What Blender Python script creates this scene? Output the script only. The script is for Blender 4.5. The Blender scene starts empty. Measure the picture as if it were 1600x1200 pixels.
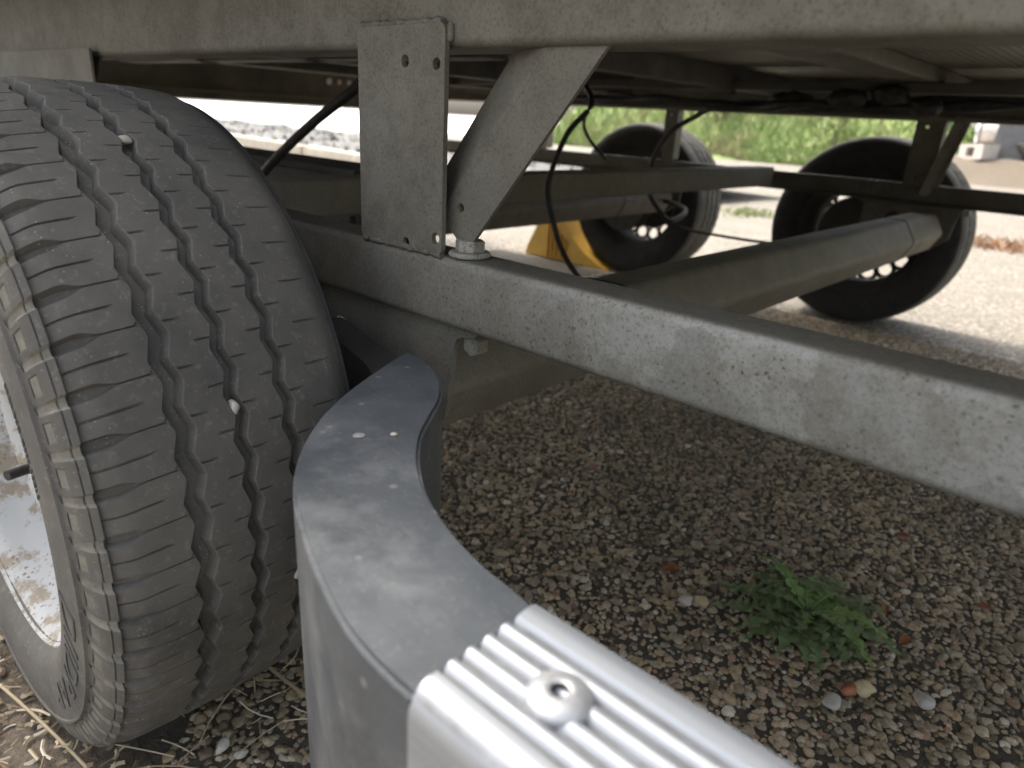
import bpy, bmesh, math, random
import numpy as np
from mathutils import Vector, Matrix
random.seed(7); rng = np.random.default_rng(7)
sc = bpy.context.scene
COL = sc.collection
PI = math.pi

# ------------------------------------------------------------------ camera
R = np.array([[0.73553, 0.28007, -0.61689], [0.67524, -0.22894, 0.70117], [0.05514, -0.93228, -0.35751]])
cam = bpy.data.cameras.new('camera')
co = bpy.data.objects.new('camera', cam); COL.objects.link(co)
rgt, dwn, fwd = R[:, 0], R[:, 1], R[:, 2]
M = Matrix(((rgt[0], -dwn[0], -fwd[0], 0.0), (rgt[1], -dwn[1], -fwd[1], 0.0), (rgt[2], -dwn[2], -fwd[2], 0.63), (0, 0, 0, 1)))
co.matrix_world = M
cam.sensor_width = 36.0; cam.lens = 24.53
cam.clip_start = 0.02; cam.clip_end = 600
cam.dof.use_dof = True; cam.dof.focus_distance = 0.60; cam.dof.aperture_fstop = 6.2
sc.camera = co

# ------------------------------------------------------------------ light
SUN_EL, SUN_AZ = math.radians(52), math.radians(-82)      # azimuth clockwise from +Y: the light comes from -X
w = bpy.data.worlds.new('World'); sc.world = w; w.use_nodes = True
nt = w.node_tree; nt.nodes.clear()
sky = nt.nodes.new('ShaderNodeTexSky'); sky.sky_type = 'NISHITA'; sky.sun_disc = False
sky.sun_elevation = SUN_EL; sky.sun_rotation = SUN_AZ
sky.air_density = 1.0; sky.dust_density = 6.0; sky.ozone_density = 1.0
bg = nt.nodes.new('ShaderNodeBackground'); bg.inputs['Strength'].default_value = 0.15
wo = nt.nodes.new('ShaderNodeOutputWorld')
hs = nt.nodes.new('ShaderNodeHueSaturation'); hs.inputs['Saturation'].default_value = 0.45   # hazy, whitish sky
nt.links.new(sky.outputs[0], hs.inputs['Color']); nt.links.new(hs.outputs[0], bg.inputs[0]); nt.links.new(bg.outputs[0], wo.inputs[0])
sl = bpy.data.lights.new('sun', 'SUN'); sl.energy = 1.5; sl.angle = math.radians(11); sl.color = (1.0, 0.95, 0.88)
so = bpy.data.objects.new('sun', sl); COL.objects.link(so)
sd = Vector((math.sin(SUN_AZ) * math.cos(SUN_EL), math.cos(SUN_AZ) * math.cos(SUN_EL), math.sin(SUN_EL)))
so.rotation_euler = sd.to_track_quat('Z', 'Y').to_euler(); so.location = sd * 20
sc.view_settings.view_transform = 'Standard'; sc.view_settings.look = 'None'
sc.view_settings.exposure = 1.85; sc.view_settings.gamma = 1.0; sc.view_settings.use_curve_mapping = False
sc.render.engine = 'CYCLES'
sc.cycles.max_bounces = 4; sc.cycles.diffuse_bounces = 3; sc.cycles.glossy_bounces = 2
sc.cycles.use_adaptive_sampling = True; sc.cycles.adaptive_threshold = 0.03

# ------------------------------------------------------------------ materials
def mat(name, col=(0.5, 0.5, 0.5), rough=0.6, metal=0.0, spec=0.5):
    m = bpy.data.materials.new(name); m.use_nodes = True
    b = m.node_tree.nodes['Principled BSDF']
    b.inputs['Base Color'].default_value = (*col, 1); b.inputs['Roughness'].default_value = rough
    b.inputs['Metallic'].default_value = metal; b.inputs['Specular IOR Level'].default_value = spec
    return m
class N:
    """small helper round a node tree"""
    def __init__(s, m):
        s.t = m.node_tree; s.b = s.t.nodes['Principled BSDF']
        s.co = s.n('ShaderNodeTexCoord').outputs['Object']
    def n(s, ty, **kw):
        x = s.t.nodes.new(ty)
        for k, v in kw.items(): setattr(x, k, v)
        return x
    def l(s, a, b): s.t.links.new(a, b)
    def noise(s, scale, detail=4, rough=0.6, vec=None, dist=0.0):
        x = s.n('ShaderNodeTexNoise'); x.inputs['Scale'].default_value = scale
        x.inputs['Detail'].default_value = detail; x.inputs['Roughness'].default_value = rough
        x.inputs['Distortion'].default_value = dist
        s.l(vec or s.co, x.inputs['Vector']); return x.outputs['Fac']
    def vor(s, scale, feature='F1', vec=None, out='Distance', rnd=1.0):
        x = s.n('ShaderNodeTexVoronoi', feature=feature); x.inputs['Scale'].default_value = scale
        x.inputs['Randomness'].default_value = rnd
        s.l(vec or s.co, x.inputs['Vector']); return x.outputs[out]
    def ramp(s, fac, stops, interp='LINEAR'):
        x = s.n('ShaderNodeValToRGB'); cr = x.color_ramp; cr.interpolation = interp
        while len(cr.elements) < len(stops): cr.elements.new(0.5)
        for e, (p, c) in zip(cr.elements, stops):
            e.position = p; e.color = (c, c, c, 1) if isinstance(c, (int, float)) else (*c, 1)
        s.l(fac, x.inputs[0]); return x.outputs[0]
    def mix(s, fac, a, b, mode='MIX'):
        x = s.n('ShaderNodeMix', data_type='RGBA', blend_type=mode)
        for v, i in ((fac, 0), (a, 6), (b, 7)):
            if hasattr(v, 'is_linked'): s.l(v, x.inputs[i])
            elif isinstance(v, (int, float)): x.inputs[i].default_value = v if i == 0 else (v, v, v, 1)
            else: x.inputs[i].default_value = (*v, 1)
        return x.outputs[2]
    def math(s, op, a, b=0.0):
        x = s.n('ShaderNodeMath', operation=op)
        for i, v in enumerate((a, b)):
            if hasattr(v, 'is_linked'): s.l(v, x.inputs[i])
            else: x.inputs[i].default_value = v
        return x.outputs[0]
    def warp(s, scale, amt):
        x = s.n('ShaderNodeTexNoise'); x.inputs['Scale'].default_value = scale; x.inputs['Detail'].default_value = 4
        s.l(s.co, x.inputs['Vector'])
        m = s.n('ShaderNodeVectorMath', operation='MULTIPLY_ADD')
        s.l(x.outputs['Color'], m.inputs[0]); m.inputs[1].default_value = (amt,) * 3; s.l(s.co, m.inputs[2])
        return m.outputs[0]
    def bump(s, h, strength=0.3, dist=0.002):
        x = s.n('ShaderNodeBump'); x.inputs['Strength'].default_value = strength; x.inputs['Distance'].default_value = dist
        s.l(h, x.inputs['Height']); s.l(x.outputs[0], s.b.inputs['Normal'])
    def color(s, c): s.l(c, s.b.inputs['Base Color'])
    def rough(s, r): s.l(r, s.b.inputs['Roughness'])

def galvanised(name, base=(0.40, 0.41, 0.40), dirt=(0.17, 0.155, 0.12), amount=0.5, metal=0.25, specks=1.0, dirt_shade=None, spangle=0.35, wheel_shade=False):
    m = mat(name, base, 0.6, metal); k = N(m)
    wv = k.warp(24, 0.055)
    cell = k.vor(17, vec=wv, out='Color')
    sp = k.ramp(cell, [(0.15, tuple(c * (1 - .22 * spangle) for c in base)), (0.5, base), (0.85, tuple(min(c * (1 + .2 * spangle), 1) for c in base))])
    n1 = k.noise(6, 6, 0.7)
    c = k.mix(k.ramp(n1, [(0.40, 0.0), (0.66, amount)]), sp, dirt)
    st = k.noise(19, 6, 0.75)
    c = k.mix(k.ramp(st, [(0.47, 0.0), (0.62, 0.75 * amount + 0.1)]), c, tuple(d * 1.1 for d in dirt))
    fine = k.noise(330, 3, 0.85)
    c = k.mix(k.ramp(fine, [(0.34, 0.5), (0.48, 0.0)]), c, tuple(d * 0.8 for d in dirt))
    c = k.mix(k.ramp(fine, [(0.56, 0.0), (0.74, 0.22)]), c, tuple(min(1, q * 1.5) for q in base))
    # dark specks, gathered in patches
    spk = k.vor(190, out='Distance', vec=k.warp(120, 0.006))
    patch = k.noise(12, 4, 0.7)
    f = k.math('MULTIPLY', k.ramp(spk, [(0.16, 1.0), (0.30, 0.0)]), k.ramp(patch, [(0.44, 0.0), (0.60, 0.85 * specks)]))
    c = k.mix(f, c, (0.06, 0.052, 0.034))
    big = k.vor(34, out='Distance')
    c = k.mix(k.ramp(big, [(0.03, 0.7 * specks), (0.085, 0.0)]), c, (0.09, 0.075, 0.05))
    if wheel_shade:        # shade beside the wheel painted in as brown, thinning away from it
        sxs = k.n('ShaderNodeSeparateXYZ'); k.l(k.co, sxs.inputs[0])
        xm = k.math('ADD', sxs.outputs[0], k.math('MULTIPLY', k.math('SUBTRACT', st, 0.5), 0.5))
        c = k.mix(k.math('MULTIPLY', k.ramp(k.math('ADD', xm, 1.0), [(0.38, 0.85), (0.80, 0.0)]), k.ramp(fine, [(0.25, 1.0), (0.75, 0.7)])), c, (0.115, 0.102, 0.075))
    if dirt_shade:      # dirt lying on level faces, darkened with painted-in shade from overhead
        ge = k.n('ShaderNodeNewGeometry'); sx = k.n('ShaderNodeSeparateXYZ'); k.l(ge.outputs['Normal'], sx.inputs[0])
        c = k.mix(k.math('MULTIPLY', k.ramp(sx.outputs[2], [(0.72, 0.0), (0.95, 0.9)]), k.ramp(st, [(0.2, 1.0), (0.8, 0.75)])), c, dirt_shade)
    k.color(c)
    k.rough(k.ramp(fine, [(0.3, 0.8), (0.7, 0.55)]))
    k.bump(fine, 0.25, 0.0008)
    return m
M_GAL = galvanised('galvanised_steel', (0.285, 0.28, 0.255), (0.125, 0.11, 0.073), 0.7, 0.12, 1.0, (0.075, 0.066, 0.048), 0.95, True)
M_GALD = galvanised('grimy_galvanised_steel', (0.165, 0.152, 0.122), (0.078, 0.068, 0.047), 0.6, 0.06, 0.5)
M_AXLE = galvanised('axle_steel', (0.20, 0.18, 0.145), (0.11, 0.095, 0.068), 0.5, 0.06, 0.3, None, 0.12)

M_RUB = mat('tyre_rubber', (0.035, 0.035, 0.036), 0.85, 0.0, 0.2); k = N(M_RUB)
n1 = k.noise(9, 5, 0.65); n2 = k.noise(140, 3, 0.7)
c = k.ramp(n1, [(0.3, (0.078, 0.074, 0.067)), (0.72, (0.152, 0.140, 0.120))])
c = k.mix(k.ramp(n2, [(0.56, 0.0), (0.80, 0.6)]), c, (0.24, 0.22, 0.19))
spk = k.vor(240, out='Distance'); sel = k.noise(40, 2, 0.5)
c = k.mix(k.math('MULTIPLY', k.ramp(spk, [(0.09, 1.0), (0.17, 0.0)]), k.ramp(sel, [(0.50, 0.0), (0.66, 1.0)])), c, (0.30, 0.29, 0.26))
sc1 = k.n('ShaderNodeMapping'); sc1.inputs['Scale'].default_value = (60, 320, 60); k.l(k.co, sc1.inputs[0])
scr = k.noise(1.0, 4, 0.75, sc1.outputs[0], 1.5)
c = k.mix(k.math('MULTIPLY', k.ramp(scr, [(0.60, 0.0), (0.70, 0.35)]), k.ramp(n1, [(0.45, 0.0), (0.6, 1.0)])), c, (0.16, 0.15, 0.13))
k.color(c); k.bump(k.math('ADD', n2, k.noise(420, 2, 0.6)), 0.35, 0.0006)
M_DUST = mat('dusty_rubber', (0.12, 0.108, 0.085), 0.9); k = N(M_DUST)
k.color(k.ramp(k.noise(70, 5, 0.7), [(0.3, (0.12, 0.11, 0.092)), (0.7, (0.22, 0.20, 0.155))]))
M_RUBD = mat('inner_side_rubber', (0.028, 0.028, 0.028), 0.8, 0.0, 0.25); k = N(M_RUBD); k.color(k.ramp(k.noise(30, 5, 0.7), [(0.3, (0.022, 0.022, 0.022)), (0.75, (0.045, 0.043, 0.04))])); k.bump(k.noise(200, 3), 0.2, 0.001)
M_LET = mat('tyre_lettering_rubber', (0.075, 0.072, 0.068), 0.75); k = N(M_LET); k.color(k.ramp(k.noise(60, 4), [(0.3, (0.06, 0.058, 0.055)), (0.7, (0.095, 0.09, 0.08))]))

M_RIM = mat('white_rim_paint', (0.6, 0.6, 0.6), 0.68, 0.0, 0.25); k = N(M_RIM)
n1 = k.noise(16, 6, 0.75); sp = k.vor(150, out='Distance', vec=k.warp(60, 0.01)); pt = k.noise(11, 3, 0.6)
c = k.mix(k.ramp(n1, [(0.50, 0.0), (0.57, 0.85)]), (0.43, 0.43, 0.415), (0.24, 0.19, 0.125))
c = k.mix(k.math('MULTIPLY', k.ramp(sp, [(0.20, 1.0), (0.30, 0.0)]), k.ramp(pt, [(0.42, 0.0), (0.55, 0.9)])), c, (0.16, 0.13, 0.09))
k.color(c)
M_DRUM = mat('dark_drum_iron', (0.045, 0.04, 0.036), 0.8); k = N(M_DRUM)
k.color(k.ramp(k.noise(20, 5), [(0.3, (0.022, 0.021, 0.020)), (0.75, (0.06, 0.052, 0.043))])); k.bump(k.noise(90, 4), 0.4, 0.002)

M_PLA = mat('weathered_black_plastic', (0.07, 0.075, 0.085), 0.42); k = N(M_PLA)
n1 = k.noise(14, 6, 0.7); n2 = k.noise(70, 4, 0.7)
c = k.ramp(n1, [(0.35, (0.054, 0.060, 0.066)), (0.62, (0.090, 0.097, 0.102)), (0.8, (0.145, 0.144, 0.142))])
c = k.mix(k.ramp(n2, [(0.58, 0.0), (0.74, 0.45)]), c, (0.14, 0.14, 0.138))
sm_ = k.noise(9, 5, 0.75, k.warp(20, 0.03)); c = k.mix(k.ramp(sm_, [(0.52, 0.0), (0.72, 0.55)]), c, (0.22, 0.22, 0.21))
mpp = k.n('ShaderNodeMapping'); mpp.inputs['Scale'].default_value = (30, 240, 30); mpp.inputs['Rotation'].default_value = (0, 0, 0.7); k.l(k.co, mpp.inputs[0])
c = k.mix(k.ramp(k.noise(1.0, 3, 0.8, mpp.outputs[0], 0.8), [(0.64, 0.0), (0.70, 0.4)]), c, (0.20, 0.20, 0.20))
c = k.mix(k.ramp(k.noise(260, 3, 0.8), [(0.60, 0.0), (0.72, 0.5)]), c, (0.22, 0.21, 0.19))
sp = k.vor(38, out='Distance'); c = k.mix(k.ramp(sp, [(0.06, 0.8), (0.12, 0.0)]), c, (0.22, 0.21, 0.19))
k.color(c); k.rough(k.ramp(n1, [(0.3, 0.40), (0.8, 0.58)])); k.bump(n2, 0.15, 0.001)
M_ALU = mat('anodised_aluminium', (0.5, 0.5, 0.5), 0.45, 0.6); k = N(M_ALU)
mp = k.n('ShaderNodeMapping'); mp.inputs['Scale'].default_value = (4, 220, 220); k.l(k.co, mp.inputs[0])
st = k.noise(1.0, 4, 0.6, mp.outputs[0])
c = k.ramp(st, [(0.3, (0.33, 0.345, 0.36)), (0.7, (0.40, 0.415, 0.43))])
c = k.mix(k.ramp(k.noise(26, 5, 0.7), [(0.62, 0.0), (0.78, 0.5)]), c, (0.28, 0.23, 0.18))
sz = k.n('ShaderNodeSeparateXYZ'); k.l(k.co, sz.inputs[0])       # grime packed in the bottoms of the ribs
gz = k.ramp(k.math('MULTIPLY', k.math('SUBTRACT', sz.outputs[2], 0.427), 100.0), [(0.05, 0.0), (0.12, 1.0), (0.26, 1.0), (0.42, 0.0)])
c = k.mix(k.math('MULTIPLY', gz, k.ramp(k.noise(30, 5, 0.7), [(0.35, 0.1), (0.65, 0.7)])), c, (0.13, 0.105, 0.08))
k.color(c); k.rough(k.ramp(st, [(0.3, 0.40), (0.7, 0.55)]))
M_SCR = mat('stainless_screw', (0.5, 0.5, 0.5), 0.5, 0.7); k = N(M_SCR); k.color(k.ramp(k.noise(120, 3), [(0.3, 0.42), (0.7, 0.56)]))
M_BOLT = galvanised('zinc_bolt', (0.36, 0.35, 0.30), (0.14, 0.12, 0.08), 0.6, 0.3)
M_CAB = mat('black_cable_sheath', (0.018, 0.018, 0.018), 0.55); k = N(M_CAB); k.color(k.ramp(k.noise(60, 3), [(0.4, (0.012, 0.012, 0.012)), (0.8, (0.05, 0.045, 0.04))]))
M_FLOOR = mat('phenolic_mesh_plywood', (0.09, 0.085, 0.07), 0.55); k = N(M_FLOOR)
vv = k.n('ShaderNodeTexVoronoi', voronoi_dimensions='2D'); vv.inputs['Scale'].default_value = 55; vv.inputs['Randomness'].default_value = 0.1; k.l(k.co, vv.inputs['Vector']); cd = vv.outputs['Distance']; c = k.ramp(cd, [(0.28, (0.42, 0.40, 0.32)), (0.5, (0.13, 0.12, 0.09))])
c = k.mix(k.ramp(k.noise(5, 4), [(0.4, 0.0), (0.7, 0.5)]), c, (0.13, 0.12, 0.09)); k.color(c); k.bump(cd, 0.6, 0.002)
M_DECK = mat('dark_underside_paint', (0.06, 0.06, 0.058), 0.8); k = N(M_DECK)
k.color(k.ramp(k.noise(6, 6, 0.7), [(0.3, (0.04, 0.04, 0.038)), (0.75, (0.12, 0.11, 0.095))])); k.bump(k.noise(60, 4), 0.3, 0.002)
M_SIDE = mat('pale_panel', (0.62, 0.62, 0.60), 0.5); k = N(M_SIDE); k.color(k.ramp(k.noise(4, 5), [(0.3, 0.55), (0.7, 0.66)]))
M_CHK = mat('yellow_chock_plastic', (0.62, 0.33, 0.05), 0.55); k = N(M_CHK)
c = k.ramp(k.noise(16, 5, 0.7), [(0.3, (0.74, 0.44, 0.06)), (0.7, (0.60, 0.33, 0.05))]); k.color(c); k.bump(k.noise(90, 3), 0.2, 0.002)
M_LENS = mat('reflector_lens', (0.75, 0.75, 0.78), 0.12); k = N(M_LENS); k.color(k.ramp(k.vor(90), [(0.2, 0.8), (0.6, 0.4)]))

# ground: washed concrete, pebbles set in dark mortar
def ground_mat(name, bright=1.0):
    m = mat(name, (0.25, 0.22, 0.18), 0.85); k = N(m)
    wv = k.warp(30, 0.01)
    d = k.vor(92, vec=wv, out='Distance'); cc = k.vor(92, vec=wv, out='Color')
    sep = k.n('ShaderNodeSeparateColor'); k.l(cc, sep.inputs[0])
    st = k.ramp(sep.outputs[0], [(0.0, (0.12, 0.10, 0.08)), (0.25, (0.24, 0.19, 0.13)), (0.5, (0.30, 0.27, 0.22)), (0.7, (0.38, 0.30, 0.20)), (0.85, (0.52, 0.48, 0.42)), (1.0, (0.70, 0.66, 0.58))])
    c = k.mix(k.ramp(d, [(0.40, 0.0), (0.62, 1.0)]), st, (0.085, 0.075, 0.06))
    grime = k.noise(3.2, 6, 0.7)
    c = k.mix(k.ramp(grime, [(0.44, 0.0), (0.68, 0.6)]), c, (0.07, 0.07, 0.05))
    far = k.noise(0.5, 5, 0.6)
    # old dust and wear of the open yard beyond the trailer
    sx = k.n('ShaderNodeSeparateXYZ'); k.l(k.co, sx.inputs[0])
    yard = k.math('MULTIPLY', k.ramp(k.math('ADD', k.math('MULTIPLY', sx.outputs[1], 0.1), k.math('MULTIPLY', k.math('SUBTRACT', k.noise(4, 4), 0.5), 0.06)), [(0.258, 0.0), (0.275, 0.55)]), k.ramp(far, [(0.2, 0.8), (0.8, 1.0)]))
    dust = k.ramp(k.noise(42, 5, 0.8), [(0.40, (0.07, 0.055, 0.042)), (0.5, (0.19, 0.165, 0.125)), (0.62, (0.335, 0.30, 0.25))])
    c = k.mix(yard, c, dust)
    k.color(c); k.bump(k.ramp(d, [(0.05, 1.0), (0.6, 0.0)]), 0.7, 0.006)
    return m
M_GND = ground_mat('washed_concrete')
M_PEB = mat('river_pebbles', (0.3, 0.26, 0.2), 0.62); k = N(M_PEB)
oi = k.n('ShaderNodeObjectInfo'); ge = k.n('ShaderNodeNewGeometry')
c = k.ramp(oi.outputs['Random'], [(0.0, (0.130, 0.102, 0.068)), (0.14, (0.250, 0.184, 0.108)), (0.30, (0.420, 0.339, 0.221)), (0.45, (0.460, 0.330, 0.180)), (0.58, (0.420, 0.364, 0.275)), (0.70, (0.550, 0.407, 0.225)), (0.80, (0.580, 0.504, 0.378)), (0.88, (0.420, 0.233, 0.135)), (0.96, (0.640, 0.533, 0.360)), (1.0, (0.750, 0.679, 0.531))])
wp = k.n('ShaderNodeNewGeometry')
gr = k.noise(2.6, 6, 0.72, wp.outputs['Position']); fi = k.noise(260, 4, 0.65, wp.outputs['Position'])
c = k.mix(k.ramp(fi, [(0.35, 0.45), (0.6, 0.0)]), c, (0.10, 0.085, 0.065))
c = k.mix(k.ramp(gr, [(0.42, 0.0), (0.62, 0.48)]), c, (0.070, 0.064, 0.045))
k.color(c); k.bump(fi, 0.2, 0.001)
M_SOIL = mat('dark_mortar_soil', (0.05, 0.045, 0.035), 0.95); k = N(M_SOIL)
k.color(k.ramp(k.noise(45, 6, 0.75), [(0.3, (0.055, 0.050, 0.036)), (0.6, (0.11, 0.095, 0.07)), (0.8, (0.17, 0.145, 0.105))])); k.bump(k.noise(120, 5, 0.7), 0.8, 0.006)
M_DIRT = mat('dry_dirt', (0.14, 0.11, 0.08), 0.95); k = N(M_DIRT)
k.color(k.ramp(k.noise(60, 6, 0.75), [(0.3, (0.07, 0.055, 0.04)), (0.55, (0.15, 0.12, 0.085)), (0.8, (0.28, 0.23, 0.17))])); k.bump(k.noise(140, 5, 0.7), 0.9, 0.006)
def leafmat(name, c0, c1, trans=0.0):
    m = mat(name, c0, 0.6); k = N(m); k.color(k.ramp(k.noise(90, 4), [(0.3, c0), (0.7, c1)])); return m
M_STRAW = mat('dry_straw', (0.42, 0.33, 0.2), 0.7); k = N(M_STRAW)
at = k.n('ShaderNodeAttribute'); at.attribute_name = 'shade'
k.color(k.ramp(at.outputs['Fac'], [(0.0, (0.16, 0.11, 0.07)), (0.4, (0.34, 0.26, 0.16)), (0.8, (0.50, 0.42, 0.28)), (1.0, (0.60, 0.54, 0.42))]))
M_WEED = leafmat('weed_leaf', (0.115, 0.165, 0.065), (0.18, 0.235, 0.10))
M_WEEDL = leafmat('young_weed_leaf', (0.14, 0.22, 0.06), (0.20, 0.29, 0.09))
M_STEM = leafmat('weed_midrib', (0.16, 0.26, 0.10), (0.24, 0.34, 0.15))
M_RUST = leafmat('dead_leaf', (0.34, 0.12, 0.04), (0.20, 0.07, 0.03))
M_GRASS = mat('bank_grass', (0.12, 0.22, 0.05), 0.7); k = N(M_GRASS)
at = k.n('ShaderNodeAttribute'); at.attribute_name = 'shade'
gp = k.noise(0.55, 5, 0.65)
c = k.ramp(at.outputs['Fac'], [(0.0, (0.13, 0.20, 0.05)), (0.5, (0.22, 0.30, 0.085)), (0.9, (0.33, 0.38, 0.16)), (1.0, (0.42, 0.38, 0.22))])
c = k.mix(k.ramp(gp, [(0.50, 0.0), (0.66, 0.7)]), c, (0.30, 0.24, 0.14))
k.color(c)
M_BANK = mat('bank_earth', (0.10, 0.15, 0.05), 0.95); k = N(M_BANK)
k.color(k.ramp(k.noise(2.5, 5, 0.7), [(0.3, (0.13, 0.19, 0.05)), (0.6, (0.22, 0.27, 0.09)), (0.8, (0.26, 0.22, 0.12))]))
M_KERB = mat('kerb_concrete', (0.46, 0.42, 0.34), 0.85); k = N(M_KERB)
k.color(k.ramp(k.noise(9, 6, 0.7), [(0.3, (0.38, 0.34, 0.27)), (0.7, (0.55, 0.50, 0.41))]))
M_YARD = mat('pale_yard_concrete', (0.72, 0.72, 0.70), 0.8); k = N(M_YARD); k.color(k.ramp(k.noise(0.4, 6, 0.7), [(0.3, 0.64), (0.7, 0.78)]))
M_BLK = mat('concrete_block_grey', (0.52, 0.47, 0.41), 0.9); k = N(M_BLK); k.color(k.ramp(k.noise(18, 5, 0.7), [(0.3, (0.44, 0.39, 0.34)), (0.7, (0.60, 0.55, 0.48))])); k.bump(k.noise(80, 4), 0.5, 0.005)
M_SLATE = mat('grey_sheet', (0.11, 0.11, 0.115), 0.7); k = N(M_SLATE); k.color(k.ramp(k.noise(7, 4), [(0.3, 0.09), (0.7, 0.14)]))
M_SLATE2 = mat('dried_dropping', (0.26, 0.26, 0.245), 0.9); k = N(M_SLATE2); k.color(k.ramp(k.noise(300, 4), [(0.3, (0.18, 0.18, 0.17)), (0.7, (0.34, 0.335, 0.31))]))
M_CHROME = mat('worn_chrome', (0.75, 0.74, 0.72), 0.25, 0.7); k = N(M_CHROME); k.color(k.ramp(k.noise(12, 4), [(0.35, (0.5, 0.47, 0.42)), (0.6, (0.8, 0.8, 0.8))]))
M_STONE = mat('pale_pebble', (0.62, 0.59, 0.52), 0.6); k = N(M_STONE); k.color(k.ramp(k.noise(90, 4), [(0.3, (0.36, 0.33, 0.27)), (0.7, (0.54, 0.51, 0.45))]))
M_STONEY = mat('buff_pebble', (0.5, 0.40, 0.24), 0.6); k = N(M_STONEY); k.color(k.ramp(k.noise(90, 4), [(0.3, (0.42, 0.33, 0.18)), (0.7, (0.58, 0.48, 0.30))]))
M_BRICK = mat('brick_chip_red', (0.36, 0.13, 0.07), 0.8); k = N(M_BRICK); k.color(k.ramp(k.noise(90, 4), [(0.3, (0.30, 0.10, 0.05)), (0.7, (0.42, 0.18, 0.10))]))

# ------------------------------------------------------------------ builders
def link(name, me, m, parent=None, off=(0, 0, 0)):
    o = bpy.data.objects.new(name, me); COL.objects.link(o)
    if m and not me.materials: me.materials.append(m)
    if parent: o.parent = parent
    o.location = off
    return o
def mesh(name, v, f, m=None, smooth=None):
    me = bpy.data.meshes.new(name); me.from_pydata([tuple(map(float, p)) for p in v], [], [tuple(map(int, q)) for q in f])
    if m: me.materials.append(m)
    me.update()
    if smooth is not None:
        if smooth >= 180: me.shade_smooth()
        else:
            bm = bmesh.new(); bm.from_mesh(me)
            for e in bm.edges: e.smooth = (len(e.link_faces) == 2 and e.calc_face_angle(0) < math.radians(smooth))
            for fc in bm.faces: fc.smooth = True
            bm.to_mesh(me); bm.free()
    return me
def fixn(me):
    bm = bmesh.new(); bm.from_mesh(me); bmesh.ops.recalc_face_normals(bm, faces=bm.faces); bm.to_mesh(me); bm.free(); return me
def boxm(name, a, b, m, bev=0.0, seg=2):
    bm = bmesh.new(); bmesh.ops.create_cube(bm, size=1)
    for v in bm.verts: v.co = Vector([(a[i] + b[i]) / 2 + v.co[i] * (b[i] - a[i]) for i in range(3)])
    if bev: bmesh.ops.bevel(bm, geom=bm.edges[:], offset=bev, segments=seg, affect='EDGES')
    me = bpy.data.meshes.new(name); bm.to_mesh(me); bm.free(); me.materials.append(m)
    if bev:
        me.shade_smooth()
        bm = bmesh.new(); bm.from_mesh(me)
        for e in bm.edges: e.smooth = len(e.link_faces) == 2 and e.calc_face_angle(0) < math.radians(50)
        bm.to_mesh(me); bm.free()
    return me
def prism(name, prof, axis, a, b, m, smooth=40, nseg=1):
    """prof: closed 2-D loop; axis 0: (y,z) along x, axis 1: (x,z) along y, axis 2: (x,y) along z"""
    v, f = [], []; n = len(prof)
    for i in range(nseg + 1):
        t = a + (b - a) * i / nseg
        for p in prof:
            v.append({0: (t, p[0], p[1]), 1: (p[0], t, p[1]), 2: (p[0], p[1], t)}[axis])
    for i in range(nseg):
        for j in range(n):
            f.append((i * n + j, i * n + (j + 1) % n, (i + 1) * n + (j + 1) % n, (i + 1) * n + j))
    f.append(tuple(range(n))[::-1]); f.append(tuple(nseg * n + j for j in range(n)))
    return fixn(mesh(name, v, f, m, smooth))
def fillet(pts, r, n=5):
    """round every corner of an open or closed polyline (list of (x,y,radius or None))"""
    out = []; L = len(pts)
    for i, p in enumerate(pts):
        rr = p[2] if len(p) > 2 else r
        P = Vector(p[:2]); A = Vector(pts[i - 1][:2]); B = Vector(pts[(i + 1) % L][:2])
        if not rr: out.append((P.x, P.y)); continue
        d1 = (A - P).normalized(); d2 = (B - P).normalized()
        ang = d1.angle(d2); t = rr / math.tan(ang / 2); t = min(t, (A - P).length * 0.49, (B - P).length * 0.49); rr2 = t * math.tan(ang / 2)
        c = P + (d1 + d2).normalized() * (rr2 / math.sin(ang / 2))
        s = P + d1 * t - c; e = P + d2 * t - c
        a0 = math.atan2(s.y, s.x); a1 = math.atan2(e.y, e.x); da = (a1 - a0 + PI) % (2 * PI) - PI
        for j in range(n + 1):
            q = a0 + da * j / n; out.append((c.x + rr2 * math.cos(q), c.y + rr2 * math.sin(q)))
    return out
def thick(line, t):
    """offset an open polyline to a closed strip of thickness t"""
    L = [Vector(p) for p in line]; N_ = []
    for i in range(len(L)):
        d = (L[min(i + 1, len(L) - 1)] - L[max(i - 1, 0)]).normalized(); N_.append(Vector((-d.y, d.x)))
    return [tuple(p) for p in L] + [tuple(p + n * t) for p, n in list(zip(L, N_))[::-1]]
def channel(y0, z0, z1, depth, t, r, lip=0.0):
    """C profile: web at y0, flanges running towards y0+depth"""
    s = 1 if depth > 0 else -1
    pts = [(y0 + depth, z0, 0), (y0, z0, r), (y0, z1, r), (y0 + depth, z1, 0)]
    if lip: pts = [(y0 + depth, z0 + lip, 0), (y0 + depth, z0, r * .6), (y0, z0, r), (y0, z1, r), (y0 + depth, z1, r * .6), (y0 + depth, z1 - lip, 0)]
    return thick(fillet_open(pts), t if s < 0 else -t) if False else thick(fillet_open(pts), -t * s)
def fillet_open(pts, n=5):
    f = fillet([pts[0][:2] + (0,)] + [p if len(p) > 2 else p + (0,) for p in pts[1:-1]] + [pts[-1][:2] + (0,)], 0, n)
    return f
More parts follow.
